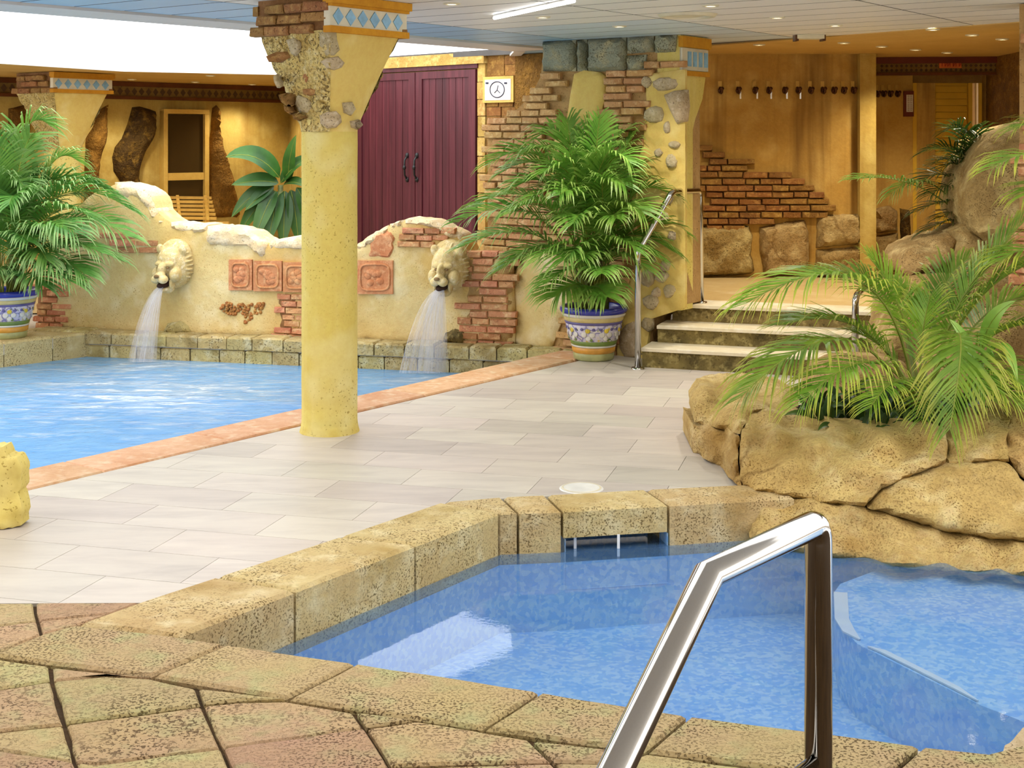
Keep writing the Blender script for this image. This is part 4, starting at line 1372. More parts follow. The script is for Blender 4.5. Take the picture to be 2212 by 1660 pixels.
# low broken yellow wall end at the frame edge
stub = empty('wall_stub', (-2.2, 5.7, 0), 'low broken yellow plaster wall end beside the large pool', 'wall', kind='thing')
rock('stub_body', [(-700, 1150, 5.7), (-700, 975, 5.7), (-400, 985, 5.7), (-160, 972, 5.7), (-20, 968, 5.7), (6, 966, 5.7), (14, 985, 5.7), (36, 990, 5.68), (46, 1010, 5.68), (45, 1055, 5.7), (38, 1065, 5.7), (47, 1100, 5.68), (45, 1136, 5.69), (0, 1144, 5.66)], M['column'], stub, thick=0.10, bulge=0.008, edge=5, step=9, namp=0.008, nscale=14, seed=3, shrink=0.0)

# ------------------------------------------------------------------ steps and landing
st = empty('stairs', (1.7, 9.6, 0), 'three stone steps with pale treads leading to the upper landing', 'stairs', kind='thing')
SDr = Vector((0.945, -0.326)).normalized(); SN = Vector((-SDr.y, SDr.x))
P1s = G(1385, 795).to_2d()
LW = 2.75
lev = [(0.0, 0.145, 0.0), (0.145, 0.275, 0.26), (0.275, 0.405, 0.52)]
for k, (za, zb, off) in enumerate(lev):
    a = P1s + SN * off + SDr * (0.055 * k); b = P1s + SN * off + SDr * LW
    q = [a + SN * 0.03, b + SN * 0.03, b + SN * 0.6, a + SN * 0.6]
    mb = MB(); prism(mb, [t2(p) for p in q], za - 0.02 if k else -0.012, zb - 0.024); mb.obj('riser', M['riser'], st)
    q = [a, b, b + SN * 0.32, a + SN * 0.32]
    mb = MB(); prism(mb, [t2(p) for p in q], zb - 0.026, zb, 0, 0.004); mb.obj('tread', M['tread'], st)
a = P1s + SN * 0.82 + SDr * -0.25; b = P1s + SN * 0.82 + SDr * 4.4
floor_prism('floor', [[t2(P1s + SN * 0.80 + SDr * 0.05), t2(P1s + SN * 0.80 + SDr * 4.6), (5.6, 13.2), (0.9, 13.2), (1.15, 10.4)]], 0.34, 0.404, M['landing'], None, kind='structure', label='amber tiled landing at the top of the steps', cat='floor')
# ------------------------------------------------------------------ wall with the maroon double door
def pbox(pl, x0, y0, x1, y1, o0, o1, name, m, parent=None, **kw):
    """box on a wall plane whose face covers the given corner pixels"""
    sA, zA = pl.sz(x0, y0); sB, zB = pl.sz(x1, y1)
    s0, s1 = min(sA, sB), max(sA, sB); z0, z1 = min(zA, zB), max(zA, zB)
    return rb2(pl, s0, s1, z0, z1, o0, o1, name, m, parent, **kw)
def rb2(pl, s0, s1, z0, z1, o0, o1, name, m, parent=None, **kw):
    vs = [pl.w(s, z, o) for o in (o0, o1) for s, z in ((s0, z0), (s1, z0), (s1, z1), (s0, z1))]
    return mesh_obj(name, vs, [(4, 5, 6, 7), (3, 2, 1, 0), (0, 1, 5, 4), (1, 2, 6, 5), (2, 3, 7, 6), (3, 0, 4, 7)], m, parent, **kw)

ddoor = empty('door_1', DW.px(905, 600), 'maroon plank double door behind the fountain wall', 'door', kind='structure')
sL, _ = DW.sz(776, 300); sM, _ = DW.sz(904, 300); sR, _ = DW.sz(1034, 300)
zT = DW.sz(1030, 150)[1]
rb2(DW, sL - 0.07, sR + 0.03, zT + 0.01, zT + 0.075, 0.0, 0.05, 'door_frame_head', M['door'], ddoor)
for s0, s1 in ((sL, sM - 0.006), (sM + 0.006, sR)):
    leaf = rb2(DW, s0, s1, 0.0, zT, 0.0, 0.02, 'door_leaf', M['door'], ddoor)
    rb2(DW, s0, s0 + 0.09, 0.0, zT, 0.02, 0.045, 'stile', M['door'], leaf)
    rb2(DW, s1 - 0.09, s1, 0.0, zT, 0.02, 0.045, 'stile', M['door'], leaf)
    rb2(DW, s0 + 0.09, s1 - 0.09, zT - 0.07, zT, 0.02, 0.045, 'rail', M['door'], leaf)
    n = 7; w = (s1 - s0 - 0.18) / n
    for k in range(n):
        rb2(DW, s0 + 0.09 + k * w + 0.003, s0 + 0.09 + (k + 1) * w - 0.003, 0.0, zT - 0.07, 0.02, 0.032, 'plank', M['door'], leaf)
for px_ in (888, 909):
    mb = MB()
    p0 = DW.px(px_, 388, 0.05); p1 = DW.px(px_, 336, 0.05); pm = DW.px(px_, 362, 0.09)
    mb.tube([p0, DW.px(px_, 378, 0.085), pm, DW.px(px_, 346, 0.085), p1], 0.010, 8)
    mb.ball(p0, (.022, .016, .026), 8, 6); mb.ball(p1, (.022, .016, .028), 8, 6); mb.ball(pm, (.018, .016, .026), 8, 6)
    mb.obj('door_handle', M['black'], ddoor, True)
pbox(DW, 840, 126, 1056, 137, 0.0, 0.07, 'lintel', M['sill'], wall_door)
# quoin stones beside the door
y = 138
rr = random.Random(9)
while y < 560:
    h = rr.uniform(36, 46)
    pbox(DW, 1037, y, 1053, y + h - 2, -0.02, 0.03 + rr.uniform(0, .01), 'quoin_stone', M['sill'], wall_door)
    y += h
y = 118; row = 0
while y < 330:
    h = rr.uniform(20, 26); x = 1055 + (0 if row % 2 else -6)
    while x < 1120:
        w = rr.uniform(30, 50)
        pbox(DW, max(x, 1055), y, min(x + w, 1120) - 2, y + h - 2, -0.02, 0.015 + rr.uniform(0, .012), 'wall_stone', M['brick_dark'], wall_door)
        x += w
    y += h; row += 1
dp = wall('pillar', Plane(t2(DW.px(1121, 200, 0.05)), t2(DW.px(1180, 200, 0.05))), 0, 0.34, 0, ZC - 0.005, M['trunk_brown'], 0.12, 'dark timber post between the double door and the brick pier', 'post')
# notice on the wall
ntc = empty('notice', DW.px(1084, 218, 0.03), 'white framed notice with a round clock-like symbol beside the maroon door', 'sign')
pbox(DW, 1051, 167, 1117, 221, 0.022, 0.05, 'frame', M['cream_wood'], ntc)
pbox(DW, 1056, 173, 1112, 216, 0.05, 0.054, 'sheet', M['paper'], ntc)
mb = MB(); ring = [DW.px(1083 + 15.5 * math.cos(a * math.pi / 14), 194 + 17 * math.sin(a * math.pi / 14), 0.056) for a in range(29)]
mb.tube(ring, 0.0045, 5, 0, False)
for a, b in (((1083, 195), (1085, 185)), ((1083, 195), (1089, 201)), ((1083, 195), (1077, 201))):
    mb.tube([DW.px(*a, 0.056), DW.px(*b, 0.056)], 0.0035, 5)
mb.obj('printed_ring', M['ink'], ntc)
mb = MB()
for x in (1061, 1101):
    mb.tube([DW.px(x - 2, 180, 0.056), DW.px(x + 3, 180, 0.056)], 0.008, 6)
mb.obj('printed_marks', M['ink'], ntc, kind='stuff')

# ------------------------------------------------------------------ far left: frieze, glazed door, bark-like rock, lounger
fr = empty('trim_3', BW.w(2, ZS), 'brown cornice with a patterned band along the far ochre wall', 'trim', kind='structure')
rb2(BW, 0, BW.len, 2.245, ZS - 0.002, 0.0, 0.14, 'cornice', M['brown_trim'], fr)
rb2(BW, 0, BW.len, 2.135, 2.245, 0.0, 0.06, 'patterned_band', M['frieze_band'], fr)
rb2(BW, 0, BW.len, 2.10, 2.135, 0.0, 0.09, 'cornice', M['brown_trim'], fr)
mb = MB()
s = 0.05
while s < BW.len:
    zc = 2.19
    mb.add([BW.w(s + a, zc + b, 0.064) for a, b in ((0, -.045), (.035, 0), (0, .045), (-.035, 0))], [(0, 1, 2, 3)]); s += 0.09
mb.obj('band_pattern', M['frieze_mark'], fr, kind='stuff')
gd = empty('door_2', BW.px(394, 520), 'cream framed glazed sauna door in the far ochre wall', 'door', kind='structure')
X0, X1, Y0 = 345, 443, 240
pbox(BW, X0, Y0, X0 + 9, 640, 0.0, 0.09, 'frame_post', M['cream_wood'], gd); pbox(BW, X1 - 9, Y0, X1, 640, 0.0, 0.09, 'frame_post', M['cream_wood'], gd)
pbox(BW, X0, Y0 - 4, X1, Y0 + 7, 0.0, 0.095, 'frame_head', M['cream_wood'], gd)
pbox(BW, X0 + 9, 374, X1 - 9, 388, 0.02, 0.08, 'cross_rail', M['cream_wood'], gd)
pbox(BW, X0 + 9, Y0 + 7, X1 - 9, 374, 0.03, 0.045, 'glass_pane', M['glass_dark'], gd); pbox(BW, X0 + 9, 388, X1 - 9, 600, 0.03, 0.045, 'glass_pane', M['glass_dark'], gd)
pbox(BW, 374, Y0 + 8, 377, 374, 0.046, 0.05, 'reflected_bar', M['hook_chrome'], gd) if False else None
o = relief('rock_slab', [(285, 232), (302, 230), (337, 240), (336, 282), (326, 310), (314, 330), (303, 360), (300, 385), (310, 412), (320, 470), (270, 470), (262, 400), (245, 370), (242, 340), (248, 318), (262, 300), (275, 268)],
           on_plane(BW, 0.0), BW.back(), 0.05, 8, M['dark_rock'], None, bulge=0.12, edge=16, namp=0.07, nscale=5, seed=6, label='dark craggy rock slab left of the glazed door', cat='rock')
o = relief('tree_trunk', [(458, 226), (476, 228), (473, 270), (479, 312), (490, 345), (502, 400), (520, 470), (446, 470), (447, 330), (455, 280)],
           on_plane(BW, 0.0), BW.back(), 0.05, 8, M['trunk_brown'], None, bulge=0.14, edge=14, namp=0.06, nscale=5, seed=7, label='brown trunk-like post right of the glazed door', cat='post')
o = relief('rock_post', [(180, 470), (184, 300), (200, 275), (212, 238), (234, 226), (230, 300), (216, 350), (212, 470)],
           on_plane(BW, 0.0), BW.back(), 0.05, 8, M['trunk_brown'], None, bulge=0.10, edge=12, namp=0.04, nscale=5, seed=8, label='brown wavy wall post beside the distant column', cat='post')
o = relief('rock_post', [(14, 470), (18, 235), (60, 225), (66, 280), (52, 330), (78, 470)],
           on_plane(BW, 0.0), BW.back(), 0.05, 8, M['trunk_brown'], None, bulge=0.10, edge=12, namp=0.04, nscale=5, seed=9, label='reddish brown wall post at the frame edge behind the left palm', cat='post')
# wooden lounger
floor_prism('floor', [[(-5.4, 12.7), (-1.9, 12.7), (-1.9, 14.2), (-2.6, 16.6), (-3.2, 16.4), (-5.7, 13.9)]], 0.0, 0.36, M['landing'], None, kind='structure', label='raised floor behind the fountain wall', cat='floor')
lg = empty('sun_lounger', W(420, 470, 14.0) * 1.0, 'slatted wooden lounger in front of the glazed door', 'lounger')
LD = 13.95
def lbar(p, q, w, h, name):
    mbx = MB(); p, q = Vector(p), Vector(q); d = (q - p).normalized(); up = Z3; sd_ = d.cross(up).normalized(); u2 = sd_.cross(d)
    vs = []
    for P in (p, q):
        for a, b in ((-1, -1), (1, -1), (1, 1), (-1, 1)): vs.append(P + sd_ * (a * w / 2) + u2 * (b * h / 2))
    mbx.add(vs, [(0, 3, 2, 1), (4, 5, 6, 7), (0, 1, 5, 4), (1, 2, 6, 5), (2, 3, 7, 6), (3, 0, 4, 7)])
    return mbx.obj(name, M['lounger_wood'], lg)
for k in range(6):
    y = 427 + k * 8.8; dpt = LD + 0.25 - k * 0.05
    lbar(W(348 + k * 1.5, y, dpt), W(457 + k * 2.2, y + 1, dpt), 0.018, 0.030, 'back_slat')
for x in (385, 445):
    lbar(W(x - 2, 424, LD + 0.28), W(x + 4, 478, LD - 0.04), 0.03, 0.03, 'back_rail')
for k in range(6):
    dpt = LD - 0.06 - k * 0.09; z = 0.36 + 0.42
    a = W(370, 400, dpt); b = W(494, 400, dpt); a.z = b.z = z
    lbar(a, b, 0.06, 0.022, 'seat_slat')
for x, dd in ((374, LD - 0.08), (490, LD - 0.08), (374, LD - 0.5), (490, LD - 0.5)):
    a = W(x, 400, dd); b = a.copy(); a.z = 0.77; b.z = 0.361
    mbx = MB(); mbx.box((a.x - .025, a.y - .025, 0.361), (a.x + .025, a.y + .025, 0.77)); mbx.obj('leg', M['lounger_wood'], lg)
for x in (374, 490):
    a = W(x, 400, LD - 0.05); b = W(x, 400, LD - 0.52); a.z = b.z = 0.755
    lbar(a, b, 0.03, 0.04, 'seat_rail')
ROOTS[lg.name] = Vector(lg.location)

# ------------------------------------------------------------------ amber wall behind the steps
bricks(RB, [(1490, 500), (1490, 296), (1530, 308), (1570, 333), (1620, 343), (1650, 363), (1690, 370), (1730, 376), (1736, 398), (1770, 403), (1800, 416), (1816, 438), (1828, 458), (1760, 470), (1640, 490), (1625, 500)], M['brick_dark'], wall_amber, 0.060, 0.20, 0.06, 0.06, (), 51)
for k, pts in enumerate(([(1488, 488), (1618, 488), (1626, 510), (1622, 550), (1632, 592), (1488, 600)], [(1640, 492), (1700, 478), (1738, 476), (1746, 500), (1748, 560), (1742, 596), (1650, 596), (1640, 540)],
                         [(1764, 464), (1856, 462), (1862, 500), (1858, 528), (1762, 536)], [(1762, 540), (1860, 532), (1862, 600), (1758, 600)])):
    relief('stone_block', pts, on_plane(RB, 0.0), RB.back(), 0.02, 9, M['rock_grey'], wall_amber, bulge=0.10, edge=12, namp=0.03, nscale=7, seed=60 + k, jit=1.0)
wall('pillar', Plane(t2(RB.px(1852, 300, 0.09)), t2(RB.px(1886, 300, 0.09))), 0, 0.145, 0.405, ZC - 0.007, M['back_wall'], 0.085, 'narrow amber pilaster between the hook wall and the alcove', 'pilaster')
for k, pts in enumerate(([(1886, 452), (1920, 444), (1938, 456), (1940, 500), (1886, 505)], [(1886, 508), (1940, 503), (1944, 560), (1940, 600), (1886, 600)], [(1943, 450), (1965, 455), (1968, 520), (1964, 600), (1946, 600)])):
    relief('stone_block', pts, on_plane(ALC, 0.0), ALC.back(), 0.02, 9, M['dark_rock'] if k == 2 else M['rock_grey'], bpy.data.objects['wall_alcove'], bulge=0.10, edge=10, namp=0.03, nscale=7, seed=70 + k, jit=1.0)
# row of hooks
def hook(pl, px, py, sc, lbl, grp, tagp):
    t = empty('wall_hook', pl.px(px, py + 14, 0.0), lbl, 'hook', grp)
    s, z = pl.sz(px, py)
    rb2(pl, s - 0.016 * sc, s + 0.016 * sc, z - 0.02, z + 0.035, 0.0, 0.012, 'plate', M['cream_wood'], t)
    mb = MB()
    pts = [pl.w(s, z - 0.02, 0.01), pl.w(s, z - 0.05, 0.03), pl.w(s + .004, z - 0.075, 0.055), pl.w(s + .006, z - 0.065, 0.085), pl.w(s + .006, z - 0.035, 0.095)]
    mb.tube(pts, 0.011 * sc, 7); mb.ball(pts[-1], (.018 * sc,) * 3, 8, 6); mb.ball(pl.w(s, z - 0.05, 0.03), (.022 * sc, .02, .03), 8, 6)
    mb.obj('hook_arm', M['hook_metal'], t, True)
    if tagp:
        rb2(pl, s + 0.012, s + 0.026, z - 0.125, z - 0.06, 0.04, 0.05, 'hanging_tag', M['hook_chrome'], t)
hx = [(1555, 0), (1593, 1), (1629, 1), (1659, 1), (1693, 1), (1722, 1), (1749, 0), (1776, 0), (1799, 0), (1820, 0), (1841, 0)]
ORD = ['first', 'second', 'third', 'fourth', 'fifth', 'sixth', 'seventh', 'eighth', 'ninth', 'tenth', 'eleventh']
for i, (x, tg) in enumerate(hx):
    hook(RB, x, 184, 1.0, ORD[i] + (' coat hook from the brick pier on the amber wall, with a pale hanging tag' if tg else ' coat hook from the brick pier on the amber wall, without a tag'), 'coat hooks on the amber wall', tg)
for i, x in enumerate((1893, 1906, 1920, 1936)):
    hook(ALC, x, 192, 0.9, ORD[i] + ' tiny hook from the pilaster in the alcove beside the yellow shutter', 'hooks in the alcove', 0)
# framed notice and shutter
nt2 = empty('notice', ALC.px(1961, 250, 0.0), 'narrow maroon framed notice beside the yellow shutter', 'sign')
pbox(ALC, 1951, 197, 1972, 252, 0.0, 0.03, 'frame', M['maroon'], nt2)
pbox(ALC, 1956, 205, 1970, 242, 0.03, 0.033, 'sheet', M['paper'], nt2)
mb = MB()
for k in range(8):
    y = 208 + k * 4.3
    for xa, xb in ((1958, 1962), (1964, 1968)):
        mb.tube([ALC.px(xa, y, 0.034), ALC.px(xb, y, 0.034)], 0.003, 4)
mb.obj('printed_lines', M['maroon'], nt2, kind='stuff')
sh = empty('door_3', SHU.px(2035, 600), 'yellow slatted shutter door behind the dark palm', 'door', kind='structure')
sA = SHU.sz(1975, 200)[0]; sB = SHU.sz(2088, 200)[0]
rb2(SHU, sA, sB, 0.405, 2.24, 0.0, 0.02, 'shutter_panel', M['shutter'], sh)
z = 0.42
while z < 2.22:
    vs = [SHU.w(s, zz, o) for s in (sA + 0.01, sB - 0.01) for zz, o in ((z, 0.02), (z, 0.045), (z + 0.055, 0.03), (z + 0.055, 0.02))]
    mesh_obj('slat', vs, [(0, 1, 5, 4), (1, 2, 6, 5), (2, 3, 7, 6), (0, 3, 2, 1), (4, 5, 6, 7)], M['shutter'], sh); z += 0.062
for s in (sA - 0.03, sB, sB + 0.09):
    rb2(SHU, s, s + 0.035, 0.405, 2.26, 0.0, 0.06, 'shutter_frame', M['shutter'], sh)
rb2(SHU, sA - 0.03, sB + 0.125, 2.18, 2.28, 0.0, 0.065, 'shutter_box', M['frieze_band'], sh)
FRZ = Plane((3.22, 12.62), (4.75, 12.45))
fr2 = empty('trim_4', FRZ.w(0.5, 2.3), 'maroon cornice with a diamond pattern above the yellow shutter', 'trim', kind='structure')
rb2(FRZ, 0, FRZ.len, 2.355, ZC - 0.007, -0.05, 0.04, 'cornice', M['maroon'], fr2)
rb2(FRZ, 0, FRZ.len, 2.27, 2.355, -0.05, 0.0, 'patterned_band', M['frieze_band'], fr2)
rb2(FRZ, 0, FRZ.len, 2.245, 2.27, -0.05, 0.025, 'cornice', M['brown_trim'], fr2)
mb = MB(); s = 0.25
while s < FRZ.len - 0.03:
    for dz in (-.02, .02):
        mb.add([FRZ.w(s + a, 2.3125 + dz + b, 0.004) for a, b in ((0, -.016), (.016, 0), (0, .016), (-.016, 0))], [(0, 1, 2, 3)])
    s += 0.045
mb.obj('band_pattern', M['frieze_mark'], fr2, kind='stuff')
os_ = empty('lettered_sign', FRZ.px(2052, 148, 0.0), 'small orange lettered sign on the band above the shutter', 'sign')
pbox(FRZ, 2028, 129, 2076, 147, 0.004, 0.02, 'board', M['orange_sign'], os_)
mb = MB()
for k, (x, d_) in enumerate(((2034, 0), (2040, 1), (2046, 1), (2051, 0), (2058, 1), (2064, 0), (2071, 1))):
    mb.tube([FRZ.px(x, 133, 0.021), FRZ.px(x, 144, 0.021)], 0.005, 4)
    if d_: mb.tube([FRZ.px(x, 133, 0.021), FRZ.px(x + 4, 138, 0.021), FRZ.px(x, 144, 0.021)], 0.004, 4)
mb.obj('lettering', M['red_sign'], os_)
# brick edge of a pillar at the frame's right side
bp = wall('pillar', Plane((2.88, 7.62), (3.25, 7.4)), 0, 0.4, 0, ZC - 0.005, M['mortar_lt'], 0.3, 'brick pillar edge at the right frame edge', 'pillar')
PB = Plane((2.88, 7.62), (3.25, 7.4))
bricks(PB, [(-0.03, 0.2), (0.4, 0.2), (0.4, ZC - .03), (-0.03, ZC - .03)], M['brick'], bp, 0.062, 0.19, 0.05, 0.03, (), 55, pxmask=False, frac=0.3)

# ------------------------------------------------------------------ lion heads and water jets
def lion(px, py, sc, label):
    o = FW.px(px, py, 0.07)
    t = empty('lion_head_spout', o, label, 'fountain head')
    yaw = FW.ang - 0.10
    Mx = Matrix.Translation(o) @ Matrix.Rotation(yaw, 4, 'Z') @ Matrix.Rotation(0.10, 4, 'X') @ Matrix.Scale(sc, 4)
    mb = MB()
    R3 = Mx.to_3x3()
    def B(c, r, nu=16, nv=10, rot=None):
        m3 = R3 @ rot if rot is not None else R3
        mb.ball(Mx @ Vector(c), r, nu, nv, 0, m3)
    B((0, 0.02, 0.0), (.15, .16, .19)); B((0, -.05, .06), (.11, .10, .11)); B((0, .05, .10), (.15, .10, .13))
    B((-.048, -.135, .045), (.042, .032, .024)); B((.048, -.135, .045), (.042, .032, .024))
    B((0, -.16, .01), (.030, .07, .055)); B((0, -.205, -.04), (.042, .055, .035))
    B((-.035, -.215, -.07), (.04, .048, .036)); B((.035, -.215, -.07), (.04, .048, .036))
    B((-.085, -.11, -.05), (.05, .06, .065)); B((.085, -.11, -.05), (.05, .06, .065))
    B((0, -.155, -.165), (.042, .06, .024)); B((0, -.11, -.17), (.06, .06, .04))
    B((-.062, -.13, -.12), (.018, .04, .05)); B((.062, -.13, -.12), (.018, .04, .05))
    B((-.11, -.02, .15), (.035, .03, .045)); B((.11, -.02, .15), (.035, .03, .045))
    for k in range(15):
        a = math.radians(-75 + 150 * k / 14)
        c, s = math.cos(a), math.sin(a)
        B((c * .135, .015 + .01 * (k % 2), s * .165 + .015), (.042, .05, .010), 10, 6, Matrix.Rotation(-a, 3, 'Y'))
    B((0, .07, .02), (.165, .10, .20))
    body = mb.obj('head', M['lion'], t, True)
    rm = body.modifiers.new('fuse', 'REMESH'); rm.mode = 'VOXEL'; rm.voxel_size = 0.0065; rm.use_smooth_shade = True
    sm = body.modifiers.new('soften', 'SMOOTH'); sm.iterations = 2; sm.factor = 0.4
    mb = MB(); mb.ball(Mx @ Vector((0, -.16, -.125)), (.042, .085, .026), 12, 8, 0, R3); mb.obj('mouth', M['mouth'], t, True)
    mb = MB(); mb.ball(Mx @ Vector((0, -.258, -.038)), (.026, .016, .016), 10, 7, 0, R3); mb.obj('nose', M['nose'], t, True)
    for sx in (-1, 1):
        mb = MB(); mb.ball(Mx @ Vector((sx * .046, -.158, .018)), (.015, .012, .010), 8, 6, 0, R3); mb.obj('eye', M['nose'], t, True)
    return Mx @ Vector((0, -.20, -.135))
m1 = lion(384, 574, 1.0, 'cast stone lion head spouting water beside the square relief panels')
m2 = lion(975, 578, 1.0, 'cast stone lion head spouting water beside the brick wall end')

def jet(p0, centre_px, spread_px, w0, label, seed):
    t = empty('water_jet', p0, label, 'water jet')
    rr = random.Random(seed)
    ends = spread_px
    for e, (xa, xb) in enumerate(ends):
        n, k = 18, 12
        A = G(xa, centre_px, WZ1 + 0.005); Bq = G(xb, centre_px, WZ1 + 0.005)
        vs = []; lt = []; stv = []
        side = Vector((1, -0.2, 0)).normalized()
        dy = (e - (len(ends) - 1) / 2) * 0.015
        for i in range(n + 1):
            u = i / n
            for j in range(k + 1):
                v = j / k
                a0 = p0 + side * (w0 * (v - .5)) + Vector((0, dy, 0))
                e0 = A.lerp(Bq, v)
                q = a0.lerp(e0, u)
                q.z = a0.z + (e0.z - a0.z) * (0.35 * u + 0.65 * u * u)
                hz = (u * 0.9 + 0.1) if u > 0 else 0
                q.x = a0.x + (e0.x - a0.x) * u ** 0.85; q.y = a0.y + (e0.y - a0.y) * u ** 0.85 + math.sin(v * math.pi) * -0.03 * u
                vs.append(q); lt.append(u); stv.append(v * (1 + e) * 1.3 + e * 3.1 + seed)
        fs = [(i * (k + 1) + j, i * (k + 1) + j + 1, (i + 1) * (k + 1) + j + 1, (i + 1) * (k + 1) + j) for i in range(n) for j in range(k)]
        o = mesh_obj('water_strand', vs, fs, M['jet'], t, True)
        set_attr(o.data, 'lt', lt); set_attr(o.data, 'st', stv)
jet(m1, 782, [(276, 312), (300, 338), (284, 330)], 0.05, 'white stream of water falling from the lion head by the relief panels', 1)
jet(m2, 806, [(862, 905), (900, 968), (880, 955), (915, 962)], 0.07, 'white stream of water falling from the lion head by the brick wall', 2)
# carved cluster of berries
gr = empty('berry_relief', FW.px(528, 695), 'heart-shaped cluster of terracotta berries set in the fountain wall', 'relief')
rr = random.Random(4); cnt = 0
hp = [(480, 662), (492, 653), (512, 658), (530, 655), (552, 656), (572, 654), (577, 662), (570, 674), (552, 680), (545, 692), (532, 697), (524, 688), (520, 676), (500, 680), (484, 672)]
bm_ = None
while cnt < 120:
    x, y = rr.uniform(480, 577), rr.uniform(652, 698)
    if not inside((x, y), hp): continue
    cnt += 1
    if bm_ is None:
        mb = MB(); mb.ball((0, 0, 0), (1, 1, 1), 7, 5); o = mb.obj('berry', M['grape'], gr, True, loc=FW.px(x, y, 0.03)); bm_ = o.data
        o.scale = (.014, .018, .014)
    else:
        r_ = rr.uniform(.010, .016)
        share('berry', bm_, gr, FW.px(x, y, 0.026 + rr.uniform(0, .012)), 0, (r_, r_ * 1.2, r_))
relief('moss_stone', [(352, 735), (360, 690), (395, 682), (420, 700), (425, 738)], on_plane(FW, 0.0), FW.back(), 0.02, 7, M['riser'], fw, bulge=0.05, edge=10, namp=0.03, nscale=12, seed=81) if False else None
relief('foot_stone', [(955, 742), (962, 718), (985, 706), (1008, 715), (1012, 745)], on_plane(FW, 0.0), FW.back(), 0.02, 7, M['riser'], fw, bulge=0.09, edge=10, namp=0.03, nscale=12, seed=82)  # bulging stones set at the foot of the wall
relief('foot_stone', [(352, 722), (362, 696), (392, 690), (415, 702), (420, 724)], on_plane(FW, 0.0), FW.back(), 0.02, 7, M['curb'], fw, bulge=0.07, edge=10, namp=0.03, nscale=12, seed=83)
# ------------------------------------------------------------------ rock planter
planter = empty('rock_planter', (1.9, 6.4, 0), 'sculpted sandstone planter with cracked boulders beside the small pool', 'planter')
RK = M['rock']
rock('boulder', [(1520, 848, 7.12), (1560, 838, 7.3), (1640, 834, 7.4), (1730, 848, 7.3), (1720, 885, 7.0), (1630, 893, 6.85), (1606, 920, 6.6), (1598, 938, 6.55), (1562, 928, 6.8), (1500, 912, 7.03), (1499, 880, 7.06)], RK, planter, thick=0.45, bulge=0.03, edge=14, step=10, namp=0.025, seed=1)
rock('boulder', [(1497, 917, 7.02), (1560, 933, 6.78), (1597, 943, 6.52), (1594, 1000, 6.42), (1602, 1057, 6.34), (1545, 1002, 6.8), (1497, 978, 7.05)], RK, planter, thick=0.5, bulge=0.02, edge=12, step=10, namp=0.025, seed=2)
rock('boulder', [(1602, 945, 6.48), (1612, 915, 6.6), (1630, 900, 6.72), (1700, 893, 6.78), (1760, 910, 6.62), (1850, 931, 6.42), (1950, 933, 6.36), (2042, 925, 6.34), (2048, 960, 6.24), (2044, 1002, 6.12), (1990, 1020, 6.08), (1905, 1056, 6.02), (1868, 1094, 5.98), (1800, 1090, 6.06), (1700, 1075, 6.17), (1640, 1066, 6.25), (1598, 1050, 6.38), (1598, 990, 6.42)],
     RK, planter, extra=[(1680, 950, 6.42), (1760, 960, 6.34), (1900, 970, 6.24), (1700, 1010, 6.28), (1850, 1030, 6.1)], thick=0.35, bulge=0.05, edge=18, step=11, namp=0.045, nscale=3.5, seed=3)
rock('boulder', [(2054, 928, 6.36), (2110, 908, 6.4), (2168, 896, 6.42), (2184, 906, 6.38), (2174, 950, 6.2), (2180, 998, 6.08), (2110, 998, 6.08), (2050, 1006, 6.12), (2056, 975, 6.2)], RK, planter, thick=0.35, bulge=0.04, edge=14, step=10, namp=0.02, seed=4)
rock('boulder', [(2190, 905, 6.35), (2216, 885, 6.3), (2330, 860, 6.3), (2330, 1080, 5.9), (2212, 1035, 6.0), (2186, 998, 6.06), (2180, 950, 6.2)], RK, planter, thick=0.4, bulge=0.05, edge=14, step=12, namp=0.03, seed=5)
rock('boulder', [(1874, 1098, 5.98), (1908, 1062, 6.0), (2000, 1024, 6.04), (2100, 1003, 6.05), (2180, 1003, 6.04), (2212, 1042, 5.98), (2330, 1090, 5.86), (2330, 1175, 5.7), (2240, 1172, 5.76), (2150, 1165, 5.82), (2050, 1150, 5.88), (1960, 1122, 5.93)],
     RK, planter, thick=0.4, bulge=0.06, edge=22, step=12, namp=0.02, nscale=2.5, seed=6)
rock('boulder', [(1690, 1076, 6.19), (1800, 1095, 6.04), (1868, 1099, 5.99), (1960, 1127, 5.93), (2050, 1155, 5.88), (2150, 1171, 5.82), (2240, 1178, 5.76), (2330, 1182, 5.72), (2330, 1275, 5.50), (2212, 1246, 5.62), (2100, 1240, 5.68), (1950, 1226, 5.76), (1800, 1206, 5.87), (1700, 1190, 5.96), (1640, 1186, 6.0), (1618, 1160, 6.04), (1640, 1105, 6.12)],
     RK, planter, thick=0.5, bulge=0.05, edge=20, step=12, namp=0.03, nscale=3, seed=7)
